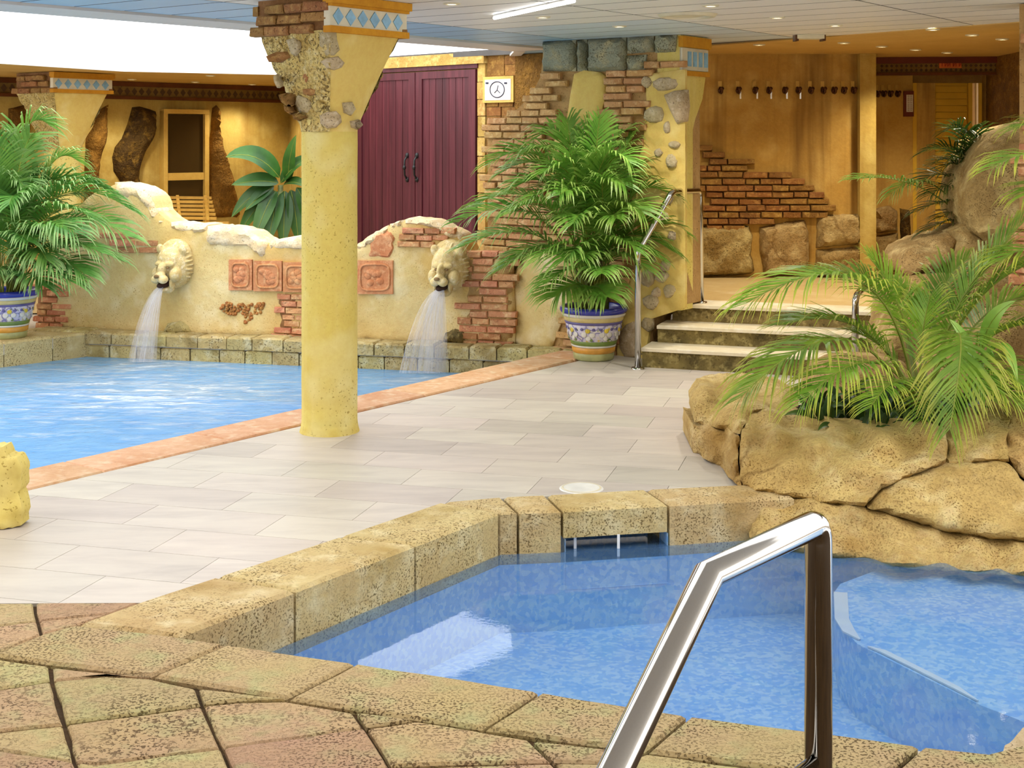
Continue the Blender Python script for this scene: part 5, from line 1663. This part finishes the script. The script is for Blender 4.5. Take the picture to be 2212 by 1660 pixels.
# the planter goes on beyond the frame
rock('boulder', [(2322, 862, 6.3), (2480, 850, 6.25), (2640, 880, 6.2), (2760, 960, 6.1), (2780, 1100, 5.8), (2560, 1110, 5.75), (2336, 1085, 5.88)], RK, planter, thick=0.5, bulge=0.07, edge=24, step=20, namp=0.04, seed=15)
rock('boulder', [(2336, 1092, 5.85), (2560, 1118, 5.74), (2785, 1108, 5.76), (2900, 1180, 5.6), (2900, 1320, 5.35), (2560, 1300, 5.42), (2336, 1278, 5.49)], RK, planter, thick=0.5, bulge=0.06, edge=24, step=20, namp=0.04, seed=16)
rock('boulder', [(2770, 960, 6.2), (2900, 930, 6.3), (3150, 960, 6.3), (3200, 1200, 5.8), (2905, 1190, 5.7), (2790, 1100, 5.85)], RK, planter, thick=0.6, bulge=0.07, edge=24, step=22, namp=0.05, seed=17)
rock('boulder', [(2905, 1195, 5.65), (3200, 1205, 5.7), (3250, 1380, 5.3), (2905, 1325, 5.33)], RK, planter, thick=0.6, bulge=0.06, edge=24, step=22, namp=0.05, seed=18)
# far rim, seen between the fronds
rock('boulder', [(1740, 872, 7.35), (1770, 800, 7.6), (1850, 775, 7.7), (1950, 780, 7.7), (1990, 830, 7.55), (1990, 900, 7.3), (1860, 910, 7.25), (1760, 905, 7.25)], M['rock_grey'], planter, thick=0.4, bulge=0.08, edge=20, step=13, namp=0.05, seed=8)
rock('boulder', [(1985, 900, 7.3), (1990, 820, 7.5), (2060, 760, 7.6), (2150, 700, 7.6), (2230, 640, 7.5), (2330, 640, 7.4), (2330, 900, 7.1), (2100, 915, 7.2)], M['rock_grey'], planter, thick=0.4, bulge=0.08, edge=20, step=14, namp=0.05, seed=9)
mb = MB()
so = [t2(W(1600, 900, 6.75)), t2(W(1780, 900, 6.62)), t2(W(1950, 900, 6.55)), t2(W(2200, 900, 6.45)), t2(W(2700, 900, 6.5)), t2(W(2700, 900, 7.4)), t2(W(1990, 900, 7.7)), t2(W(1740, 900, 7.5)), t2(W(1600, 900, 7.1))]
prism(mb, so, -0.3, 0.17)
mb.obj('soil', M['soil'], planter)
# boulders behind the planter
rock('boulder', [(2088, 470, 8.9), (2086, 420, 8.9), (2098, 370, 8.95), (2120, 325, 9.0), (2140, 290, 9.05), (2180, 266, 9.1), (2330, 240, 9.0), (2330, 560, 8.6), (2180, 560, 8.6), (2120, 512, 8.75)], M['rock_grey'], None, thick=0.7, bulge=0.16, edge=40, step=14, namp=0.09, nscale=2.2, seed=10,
     label='tall rounded sandstone boulder at the right frame edge behind the planter', cat='boulder')
rock('boulder', [(1946, 560, 8.9), (1958, 540, 8.95), (2000, 520, 9.05), (2056, 503, 9.1), (2070, 520, 9.05), (2052, 572, 8.9), (2000, 590, 8.8), (1962, 600, 8.75), (1944, 585, 8.8)], M['rock_grey'], None, thick=0.5, bulge=0.10, edge=22, step=10, namp=0.03, seed=11,
     label='oblong brown boulder tilted below the dark palm', cat='boulder')
rock('boulder', [(2058, 500, 9.0), (2090, 482, 9.05), (2130, 515, 8.95), (2200, 540, 8.8), (2240, 620, 8.6), (2150, 660, 8.5), (2060, 640, 8.7), (2052, 580, 8.85), (2072, 522, 8.95)], M['rock_grey'], None, thick=0.5, bulge=0.08, edge=22, step=11, namp=0.03, seed=12,
     label='wedge-shaped brown boulder between the oblong boulder and the tall boulder', cat='boulder')
rock('boulder', [(1930, 600, 8.6), (2060, 590, 8.6), (2240, 620, 8.5), (2330, 640, 8.3), (2330, 900, 7.9), (1960, 900, 7.9), (1900, 760, 8.2)], M['rock_grey'], None, thick=0.6, bulge=0.10, edge=30, step=18, namp=0.06, nscale=2.5, seed=13,
     label='broad brown rock bank behind the planter palms', cat='boulder')
rock('boulder', [(2185, 1668, 3.50), (2192, 1645, 3.55), (2214, 1632, 3.58), (2240, 1605, 3.65), (2330, 1590, 3.7), (2330, 1750, 3.4), (2195, 1720, 3.42)], M['cobble'], None, thick=0.10, bulge=0.03, edge=20, step=12, namp=0.02, seed=14,
     label='small grey-brown rock at the lower right corner of the small pool', cat='boulder')

# ------------------------------------------------------------------ palms
def bez(a, b, c, t): return a * (1 - t) ** 2 + b * 2 * t * (1 - t) + c * t * t
def frond(parent, P0, P1, P2, L, n, m, seed=0, lift=0.25, droop=0.35, roll=0.0, t0=0.28, wid=0.05, name='frond', r0=0.007):
    rr = random.Random(seed)
    P0, P1, P2 = Vector(P0), Vector(P1), Vector(P2)
    mb = MB(); lt = []
    pts = [bez(P0, P1, P2, i / 14) for i in range(15)]
    mb.tube(pts, r0, 5, 1, False, [r0 * (1 - 0.75 * i / 14) for i in range(15)])
    lt += [0.3] * len(mb.v)
    for i in range(n):
        t = t0 + (1 - t0) * i / (n - 1)
        p = bez(P0, P1, P2, t)
        T = ((P1 - P0) * (1 - t) + (P2 - P1) * t).normalized()
        ref = Z3 if abs(T.z) < 0.93 else Vector((0.3, -0.9, 0.2)).normalized()
        S = T.cross(ref).normalized()
        S = Matrix.Rotation(roll + rr.uniform(-.12, .12), 3, T) @ S
        N = S.cross(T)
        q = (t - t0) / (1 - t0)
        ln = L * (0.45 + 0.55 * math.sin(math.pi * min(1, 0.12 + q * 0.72))) * (1 - 0.35 * q ** 3) * rr.uniform(.88, 1.08)
        al = math.radians(62 - 38 * q + rr.uniform(-5, 5))
        for sg in (-1, 1):
            d = (T * math.cos(al) + S * (sg * math.sin(al)) + N * lift).normalized()
            dr = droop * rr.uniform(.7, 1.3)
            a = p; q1 = p + d * (ln * .42) - Z3 * (dr * ln * .12); q15 = p + d * (ln * .75) - Z3 * (dr * ln * .45); q2 = p + d * (ln * 0.97) - Z3 * (dr * ln)
            ac = (T - d * T.dot(d))
            ac = ac.normalized() if ac.length > 1e-4 else S
            w = min(0.018, max(0.004, ln * wid))
            b = len(mb.v)
            mb.add([a - ac * w * .35, a + ac * w * .35, q1 - ac * w * .5, q1 + ac * w * .5, q15 - ac * w * .38, q15 + ac * w * .38, q2], [(0, 1, 3, 2), (2, 3, 5, 4), (4, 5, 6)], 0)
            lt += [0.0, 0.0, .4, .4, .75, .75, 1.0]
    o = mb.obj(name, [m, M['rachis']], parent)
    set_attr(o.data, 'lt', lt)
    return o

def leaf(parent, P0, P1, P2, w, m, up=None, fold=0.18, name='leaf', stalk=None):
    P0, P1, P2 = Vector(P0), Vector(P1), Vector(P2)
    n, k = 12, 4
    vs = []; lt = []; fs = []
    for i in range(n + 1):
        t = i / n
        p = bez(P0, P1, P2, t)
        T = ((P1 - P0) * (1 - t) + (P2 - P1) * t).normalized()
        u = Vector(up) if up else Vector((0.1, -0.75, 0.65))
        S = T.cross(u).normalized(); N = S.cross(T)
        ww = w * (math.sin(math.pi * min(1, t ** 0.8)) ** 0.75 if 0 < t < 1 else 0.02)
        for j in range(-k // 2, k // 2 + 1):
            f = j / (k / 2)
            vs.append(p + S * (ww * f * .5) + N * (abs(f) * fold * ww)); lt.append(t)
    c = k + 1
    for i in range(n):
        for j in range(k):
            fs.append((i * c + j, i * c + j + 1, (i + 1) * c + j + 1, (i + 1) * c + j))
    mb = MB(); mb.add(vs, fs, 0)
    mb.tube([bez(P0, P1, P2, i / 8) + Vector((0, -0.002, 0)) for i in range(9)], w * .02, 4, 1, False); lt += [.5] * (len(mb.v) - len(lt))
    o = mb.obj(name, [m, M['rachis']], parent, True)
    set_attr(o.data, 'lt', lt)
    return o

def flowerpot(parent, c, sc=1.0):
    x, y, z = c
    def part(prof, m, name):
        mb = MB(); mb.lathe([(r * sc, h * sc) for r, h in prof], c, 48); return mb.obj(name, m, parent, True)
    part([(0.0, 0.0), (.140, 0.0), (.152, .012), (.155, .05), (.150, .058)], M['pot_foot'], 'pot_foot')
    part([(.150, .055), (.160, .062), (.164, .098), (.158, .102)], M['pot_orange'], 'orange_band')
    part([(.158, .100), (.167, .103), (.169, .114), (.164, .117)], M['pot_white'], 'white_band')
    part([(.164, .115), (.170, .12), (.178, .150), (.176, .152)], M['pot_green'], 'green_band')
    fl = part([(.174, .148), (.180, .152), (.212, .272), (.208, .276)], M['pot_floral'], 'floral_band')
    part([(.206, .272), (.214, .276), (.219, .292), (.214, .296)], M['pot_purple'], 'purple_band')
    part([(.212, .292), (.220, .298), (.228, .325), (.222, .330)], M['pot_cream'], 'cream_band')
    part([(.222, .326), (.236, .332), (.242, .352), (.236, .356)], M['pot_white'], 'white_collar')
    part([(.226, .352), (.246, .354), (.256, .372), (.254, .392), (.240, .402), (.224, .398), (.216, .375), (.205, .33)], M['pot_blue'], 'rim')
    mb = MB(); mb.lathe([(0.0, .345 * sc), (.21 * sc, .345 * sc)], c, 32); mb.obj('soil', M['soil'], parent)
    # painted flowers standing slightly proud of the glaze
    pm = {'y': M['pot_yellow'], 'p': M['pot_purple'], 'w': M['pot_white'], 'g': M['pot_green']}
    for k in range(9):
        a = 2 * math.pi * (k + 0.35) / 9
        for (du, h, r_, mm) in ((0, .235, .020, 'y'), (-.16, .205, .024, 'w'), (.16, .205, .024, 'w'), (.0, .178, .022, 'w'), (.22, .245, .013, 'p'), (-.22, .245, .013, 'p'), (.12, .165, .012, 'g')):
            an = a + du; hh = h * sc
            rad_ = (.180 + (.212 - .180) * ((h - .152) / .12)) * sc + 0.002
            p = Vector((x + rad_ * math.cos(an), y + rad_ * math.sin(an), z + hh))
            if math.sin(an) > 0.35: continue
            mbx = MB(); Rm = Matrix.Rotation(an, 3, 'Z')
            mbx.ball(p, (.004, r_ * sc, r_ * sc * .9), 8, 6, 0, Rm); mbx.obj('painted_petal', pm[mm], fl, True)

def clump(parent, P0px, D0, tips, L, m, seed, n=24, arch=50, base_spread=0.10, droop=0.4, lift=0.25, dvar=0.45, z0=None, wid=0.05):
    rr = random.Random(seed)
    for i, tp in enumerate(tips):
        x, y = tp[0], tp[1]
        dD = tp[2] if len(tp) > 2 else rr.uniform(-dvar, dvar)
        x0 = P0px[0] + rr.uniform(-1, 1) * base_spread * FPX / D0; y0 = P0px[1]
        dx = x - x0
        p0 = W(x0, y0, D0 + rr.uniform(-.06, .06))
        if z0: p0.z = z0
        yc = min(y, y0) - arch * rr.uniform(.6, 1.3) - 0.22 * abs(dx)
        if y < y0 - 250 and abs(dx) < 90: yc = (y + y0) / 2 - 90
        p1 = W(x0 + dx * rr.uniform(.15, .35), yc, D0 + dD * .35)
        p2 = W(x, y, D0 + dD)
        frond(parent, p0, p1, p2, L * rr.uniform(.85, 1.12), n, m, seed * 97 + i, lift, droop, rr.uniform(-.3, .3), 0.34, wid)

# central potted palm
pc = Vector((0.612, 10.06, 0.0))
palm1 = empty('potted_palm', pc, 'large bushy palm in a painted pot with a cobalt rim before the brick pier', 'potted palm')
flowerpot(palm1, pc)
rr = random.Random(12)
for k in range(16):
    a = rr.uniform(0, 6.28); q = rr.uniform(.02, .12)
    p = pc + Vector((q * math.cos(a), q * math.sin(a), .34)); e = p + Vector((rr.uniform(-.07, .07), rr.uniform(-.05, .05), rr.uniform(.22, .5)))
    mb = MB(); mb.tube([p, (p + e) / 2 + Vector((rr.uniform(-.01, .01), 0, 0)), e], .010, 6, 0, True, [.013, .010, .006]); mb.obj('stem', M['stalk'], palm1, True)
tips = [(992, 478, -.3), (1004, 530, -.2), (1030, 440), (1085, 372), (1062, 350, .1), (1120, 340), (1105, 560, -.3), (1085, 580, -.15), (1160, 560, -.5), (1180, 612, -.5), (1200, 640, -.35), (1170, 290), (1225, 262), (1248, 250), (1275, 268), (1295, 252), (1330, 270), (1370, 292), (1400, 288),
        (1425, 318), (1438, 372), (1452, 424), (1466, 498, -.1), (1448, 540, -.2), (1420, 556, -.3), (1395, 580, -.4), (1372, 540, -.5), (1300, 590, -.6), (1330, 470, -.5), (1240, 480, -.6), (1210, 420, -.5), (1150, 430, -.4), (1300, 380, -.5), (1350, 400, -.45), (1270, 340, -.4), (1100, 460, -.4), (1390, 460, -.4),
        (1230, 330), (1320, 320), (1180, 370), (1120, 400), (1360, 350), (1410, 400), (1260, 560, -.55), (1220, 560, -.5), (1310, 640, -.4)]
clump(palm1, (1279, 640), 10.06, tips, 0.36, M['palm_mid'], 3, 28, 50, 0.10, 0.4, 0.25, 0.45, wid=0.06)
# left potted palm
pl_ = Vector(((17 - CX) / FPX * 11.15, 11.15, 0.0))
palm2 = empty('potted_palm', pl_, 'palm in a painted pot at the left frame edge on the pool bank', 'potted palm')
flowerpot(palm2, pl_)
for k in range(7):
    a = rr.uniform(0, 6.28); q = rr.uniform(.02, .10)
    p = pl_ + Vector((q * math.cos(a), q * math.sin(a), .34)); e = p + Vector((rr.uniform(-.06, .06), rr.uniform(-.05, .05), rr.uniform(.25, .5)))
    mb = MB(); mb.tube([p, (p + e) / 2, e], .014, 6, 0, True, [.020, .016, .008]); mb.obj('stem', M['stalk'], palm2, True)
tips = [(272, 508, -.2), (278, 450, -.1), (252, 420, 0), (226, 410, .1), (255, 560, -.2), (180, 590, -.4), (150, 606, -.5), (216, 545, -.4), (104, 268, .1), (62, 300, 0), (30, 290, .1), (-10, 300), (-50, 330), (165, 345, .2), (140, 400, .2), (-70, 430), (-60, 520), (-30, 600, -.4), (100, 560, -.5), (60, 520, -.5), (20, 440, -.5), (80, 380, 0), (195, 470, -.3), (120, 500, -.5), (90, 615, -.4), (-20, 380, -.4), (50, 400, -.2), (160, 500, -.5)]
clump(palm2, (25, 640), 11.15, tips, 0.42, M['palm_left'], 5, 30, 55, wid=0.075)
# palm in the planter
palm3 = empty('palm', W(1985, 905, 6.85), 'bright green arching palm growing in the rock planter', 'palm')
B0 = (1985, 885, 6.9)
RF = [((1975, 880, 6.9), (1935, 460, 6.75), (1612, 655, 6.35), .36, 34), ((1962, 880, 6.8), (1850, 600, 6.6), (1600, 858, 6.2), .34, 34), ((1990, 885, 6.8), (2120, 540, 6.5), (2052, 925, 6.05), .30, 34), ((2000, 880, 6.9), (2040, 650, 6.9), (2225, 465, 6.9), .34, 30),
      ((2002, 880, 6.9), (2075, 600, 6.8), (2260, 560, 6.7), .34, 30), ((2010, 890, 6.8), (2110, 760, 6.5), (2240, 905, 6.25), .28, 26), ((1980, 880, 7.0), (1960, 560, 7.2), (1770, 590, 7.4), .32, 28), ((1990, 880, 7.0), (2000, 620, 7.1), (2090, 560, 7.2), .30, 26),
      ((1985, 885, 6.7), (1905, 690, 6.5), (1735, 868, 6.15), .30, 28), ((1995, 885, 7.1), (2020, 680, 7.3), (1925, 612, 7.5), .28, 24), ((1998, 885, 6.8), (2060, 700, 6.6), (2130, 850, 6.3), .26, 24), ((1985, 885, 6.8), (1930, 740, 6.8), (1850, 720, 6.9), .26, 22), ((2005, 885, 7.0), (2100, 640, 7.2), (2230, 640, 7.2), .32, 26),
      ((1995, 885, 6.8), (2030, 760, 6.6), (1990, 905, 6.2), .22, 20), ((2000, 885, 6.9), (2060, 760, 6.9), (2190, 780, 6.9), .26, 22), ((1990, 885, 6.85), (1980, 740, 6.9), (2010, 640, 7.0), .26, 20),
      ((2005, 885, 6.9), (2110, 700, 6.8), (2230, 700, 6.6), .30, 26), ((2000, 885, 6.9), (2050, 620, 6.9), (2170, 540, 6.9), .30, 26), ((2008, 885, 6.8), (2140, 760, 6.6), (2210, 830, 6.4), .26, 24), ((1992, 885, 6.95), (1960, 640, 7.0), (1880, 560, 7.1), .30, 26), ((1975, 885, 6.85), (1900, 640, 6.8), (1700, 700, 6.7), .32, 28), ((1985, 885, 6.75), (1960, 760, 6.5), (1880, 880, 6.2), .24, 22)]
for i, (a, b, c, L, n) in enumerate(RF):
    frond(palm3, W(*a), W(*b), W(*c), L * 1.12, int(n * 1.6), M['palm_bright'], 300 + i, 0.22, 0.42 if i in (0, 1, 2, 8) else 0.3, 0.0, 0.36, 0.036, r0=0.009)
# palm reaching in from the right
palm4 = empty('palm', W(2400, 700, 6.6), 'pale green palm frond reaching in from the right frame edge before the tall boulder', 'palm')
for i, (a, b, c, L) in enumerate([((2400, 640, 6.6), (2330, 240, 6.4), (2150, 360, 6.1), .30), ((2400, 640, 6.6), (2300, 330, 6.5), (2215, 420, 6.3), .26), ((2400, 680, 6.6), (2280, 480, 6.5), (2165, 560, 6.4), .28), ((2400, 640, 6.6), (2330, 200, 6.6), (2200, 275, 6.5), .26)]):
    frond(palm4, W(*a), W(*b), W(*c), L, 26, M['palm_bright'], 400 + i, 0.2, 0.4, 0.0, 0.45)
q = W(2400, 700, 6.6); q.z = 0.16
mb = MB(); mb.tube([q, W(2402, 800, 6.62), W(2400, 640, 6.6)], .02, 8, 0, True, [.035, .028, .015]); mb.obj('trunk', M['stalk'], palm4, True)
# dark palm behind
palm5 = empty('palm', W(2112, 505, 9.3), 'dark slender palm in front of the yellow shutter', 'palm')
tips = [(1990, 330), (2045, 282), (2090, 285), (2130, 300), (1988, 392), (1985, 455), (1998, 500, -.2), (2010, 420), (2075, 330), (2040, 360), (2030, 470, -.2), (2060, 420), (2085, 390), (2100, 340), (2020, 350)]
clump(palm5, (2110, 500), 9.5, tips, 0.26, M['palm_dark'], 8, 20, 30, 0.04, 0.35, 0.2, 0.25)
frond(palm5, W(2112, 505, 9.5), W(1990, 360, 9.3), W(1842, 388, 9.1), 0.26, 22, M['palm_mid'], 801, 0.25, 0.3, 0.0, 0.5)
frond(palm5, W(2112, 505, 9.5), W(2000, 330, 9.4), W(1925, 420, 9.2), 0.22, 18, M['palm_mid'], 802, 0.2, 0.5, 0.0, 0.5)
# broad-leaved plant behind the fountain wall
bl = empty('broadleaf_plant', W(600, 560, 12.7), 'glossy broad-leaved plant behind the fountain wall left of the big column', 'plant')
Dl = 12.5
for i, (a, b, c, w) in enumerate([((604, 384), (556, 318), (488, 340), .22), ((622, 395), (622, 340), (640, 292), .12), ((602, 396), (560, 385), (500, 400), .17), ((588, 405), (545, 410), (500, 470), .15), ((592, 410), (555, 440), (515, 508), .16), ((596, 412), (570, 450), (548, 526), .16),
                                  ((604, 412), (590, 460), (578, 530), .17), ((615, 412), (614, 460), (612, 532), .17), ((628, 410), (640, 455), (645, 528), .16), ((640, 405), (666, 440), (672, 510), .15), ((612, 400), (636, 385), (662, 405), .12), ((606, 396), (640, 340), (690, 345), .15), ((592, 402), (562, 420), (530, 455), .13), ((610, 415), (600, 455), (592, 505), .13)]):
    dd = -0.25 + 0.06 * (i % 5)
    leaf(bl, W(*a, Dl), W(*b, Dl + dd * .5), W(*c, Dl + dd), w, M['leaf_broad'])
mb = MB(); mb.tube([W(606, 640, Dl) * 1.0, W(606, 400, Dl)], .025, 8); mb.obj('stem', M['stalk'], bl, True)
mb = MB(); p = W(606, 640, Dl); mb.lathe([(0.0, 0.0), (.15, 0.0), (.2, .3), (.21, .32), (.18, .32), (.17, .28), (0, .28)], (p.x, p.y, 0.0), 24); mb.obj('pot', M['terracotta'], bl, True)
# low plants in the planter
rr = random.Random(21)
ug = empty('undergrowth', W(1900, 915, 6.6), 'dark low leafy undergrowth under the planter palm', 'undergrowth', kind='stuff')
for i in range(120):
    x = rr.uniform(1745, 2150); D0 = rr.uniform(6.5, 7.1)
    a = W(x, 900, D0); a.z = 0.17
    ang = rr.uniform(0, 6.28); q = rr.uniform(.08, .22)
    c = a + Vector((q * math.cos(ang), q * math.sin(ang) * .6, rr.uniform(.02, .22)))
    b = (a + c) / 2 + Vector((0, 0, rr.uniform(.08, .18)))
    leaf(ug, a, b, c, rr.uniform(.03, .07), M['under'], (0, -.4, .9), name='small_leaf')
pl2 = empty('leafy_plant', W(2140, 900, 6.7), 'pale broad-leaved plant at the right of the planter palm', 'plant')
for a, b, c, w in (((2120, 760, 6.6), (2130, 680, 6.5), (2195, 650, 6.4), .075), ((2130, 780, 6.6), (2170, 700, 6.5), (2198, 825, 6.3), .07), ((2110, 790, 6.6), (2080, 720, 6.6), (2050, 690, 6.6), .06)):
    leaf(pl2, W(*a), W(*b), W(*c), w, M['leaf_pale'])
mb = MB(); q = W(2120, 900, 6.7); q.z = .17; mb.tube([q, W(2122, 780, 6.62)], .008, 6); mb.obj('stem', M['stalk'], pl2, True)
# ------------------------------------------------------------------ handrails
def rail(name, label, runs, r, posts=(), rad=0.05, sharp=0):
    t = empty(name, Vector(runs[0][0]), label, 'handrail')
    for k, (pts) in enumerate(runs):
        pre = pts[:sharp] if k == 0 else []
        pts = pts[sharp:] if k == 0 else pts
        mb = MB(); mb.tube(list(pre) + smooth_path(pts, rad if k == 0 else 0.03), r if k == 0 else r * 0.45, 18); mb.obj('rail_tube' if k == 0 else 'cross_bar', M['steel'], t, True)
    for p in posts:
        mb = MB(); mb.lathe([(0, 0.012), (r * 2.0, 0.010), (r * 2.1, 0.0)], p, 20); mb.obj('base_plate', M['steel'], t, True)
    return t
pe = W(1768, 1128, 2.53); el = W(1530, 1240, 2.22); el.z = pe.z; lo = W(1322, 1680, 1.95)
pb = Vector((pe.x, pe.y, 0.006))
lo2 = el + (lo - el) * 2.6
lo3 = Vector((lo2.x, lo2.y, 0.006))
rail('handrail', 'large stainless steel handrail in the foreground over the small pool', [[lo3, lo2, el, pe, pb], [W(1766, 1640, 2.53), W(1700, 1690, 2.40), W(1500, 1830, 2.2)]], 0.026, (pb, lo3), 0.035, 2)
a0 = G(1378, 797); a1 = Vector((a0.x, a0.y, 0.84)); c0 = W(1514, 640, 10.2); c0.z = 0.404; c1 = W(1512, 412, 10.2); b1 = W(1452, 414, 9.78)
rail('handrail', 'steel handrail rising beside the steps next to the central potted palm', [[a0, a1, b1, c1, c0]], 0.023, (a0, c0))
d0 = W(1846, 788, 9.15); d0.z = 0.0; d1 = W(1848, 640, 9.15); d2 = W(1866, 622, 9.25); d3 = W(1990, 560, 10.3); d4 = Vector((d3.x, d3.y, .404))
rail('handrail', 'steel handrail end glimpsed through the planter palm fronds', [[d0, d1, d2, d3, d4]], 0.023, (d0,))

# ------------------------------------------------------------------ ceiling fittings
def downlight(px, py, z, label, group, power=0, warm=WARM, r=0.04):
    x, y = C(px, py, z)
    t = empty('downlight', (x, y, z - 0.006), label, 'downlight', group)
    mb = MB(); mb.lathe([(r * .8, -0.001), (r * .8, -0.009), (r * 1.2, -0.007), (r * 1.25, -0.0005)], (x, y, z - 0.0), 20); mb.obj('trim_ring', M['vent'], t, True)
    mb = MB(); mb.lathe([(0.0, -0.005), (r * .8, -0.005)], (x, y, z), 16); mb.obj('lens', M['lamp_on'], t)
    if power:
        ld = bpy.data.lights.new('downlight_beam', 'SPOT'); ld.energy = power; ld.color = warm; ld.spot_size = math.radians(130); ld.spot_blend = 0.7; ld.shadow_soft_size = 0.05
        lo_ = bpy.data.objects.new('downlight_beam', ld); COL.objects.link(lo_); lo_.location = (x, y, z - 0.03); attach(lo_, t)
for i, (px_, py_) in enumerate(((976, 7), (1172, 36), (1338, 56), (1535, 11), (1679, 37), (1804, 54))):
    downlight(px_, py_, ZC, ORD[i] + ' small round downlight from the left in the white boarded ceiling', 'downlights in the white ceiling', 62 if i in (2, 4) else 0, (1.0, 0.94, 0.84))
for i, (px_, py_) in enumerate(((1640, 96), (1823, 92), (1905, 100), (1978, 107), (2015, 63), (2046, 113), (2100, 75), (2165, 84))):
    downlight(px_, py_, ZC - 0.006, ORD[i] + ' small downlight from the left in the amber ceiling above the landing', 'downlights in the amber ceiling', 66 if i in (0, 3, 6) else 0)
for i, (px_, py_) in enumerate(((110, 168), (285, 171), (422, 177), (455, 163), (545, 182))):
    downlight(px_, py_, ZS, ORD[i] + ' small downlight from the left in the amber soffit behind the skylight', 'downlights in the amber soffit', 50 if i in (1, 4) else 0)
x, y = C(1485, 31)
t = empty('ceiling_vent', (x, y, ZC - 0.01), 'round pale air vent in the white ceiling', 'vent')
mb = MB(); mb.lathe([(.135, -0.001), (.145, -0.02), (.17, -0.018), (.185, -0.001)], (x, y, ZC), 40); mb.obj('outer_ring', M['vent'], t, True)
mb = MB(); mb.lathe([(0, -0.012), (.09, -0.014), (.12, -0.006)], (x, y, ZC), 32); mb.obj('cone', M['vent'], t, True)
x, y = C(1748, 76)
t = empty('ceiling_vent', (x, y, ZC - 0.01), 'low square-edged fitting at the edge of the amber ceiling', 'vent')
mb = MB(); mb.box((x - .10, y - .06, ZC - 0.03), (x + .10, y + .06, ZC - 0.001)); mb.obj('housing', M['vent'], t)
for sx in (-1, 1):
    mb = MB(); mb.box((x + sx * .10 - .012, y - .05, ZC - 0.045), (x + sx * .10 + .012, y + .05, ZC - 0.001)); mb.obj('bracket', M['hook_metal'], t)
p = Vector(C(1068, 32)).to_3d(); q = Vector(C(1240, -6)).to_3d(); p.z = q.z = ZC - 0.02
t = empty('strip_light', p, 'thin white strip light on the white ceiling right of the column capital', 'light')
mb = MB(); mb.tube([p, q], 0.011, 10); mb.obj('tube', M['tube_on'], t, True)
mb = MB(); mb.tube([p + Vector((0, 0, .012)), q + Vector((0, 0, .012))], 0.008, 6); mb.obj('mount', M['white'], t, True)
# floor drain cover
dp_ = G(1256, 1056)
t = empty('drain_cover', (dp_.x, dp_.y, 0.0), 'round white drain cover in the deck by the coping', 'drain cover')
mb = MB(); mb.lathe([(0.0, 0.006), (.085, 0.006), (.10, 0.004), (.105, 0.0005)], (dp_.x, dp_.y, 0.0), 36); mb.obj('cover', M['drain'], t)
mb = MB(); mb.lathe([(.085, 0.0065), (.09, 0.008), (.095, 0.0055)], (dp_.x, dp_.y, 0.0), 36); mb.obj('rim', M['vent'], t, True)
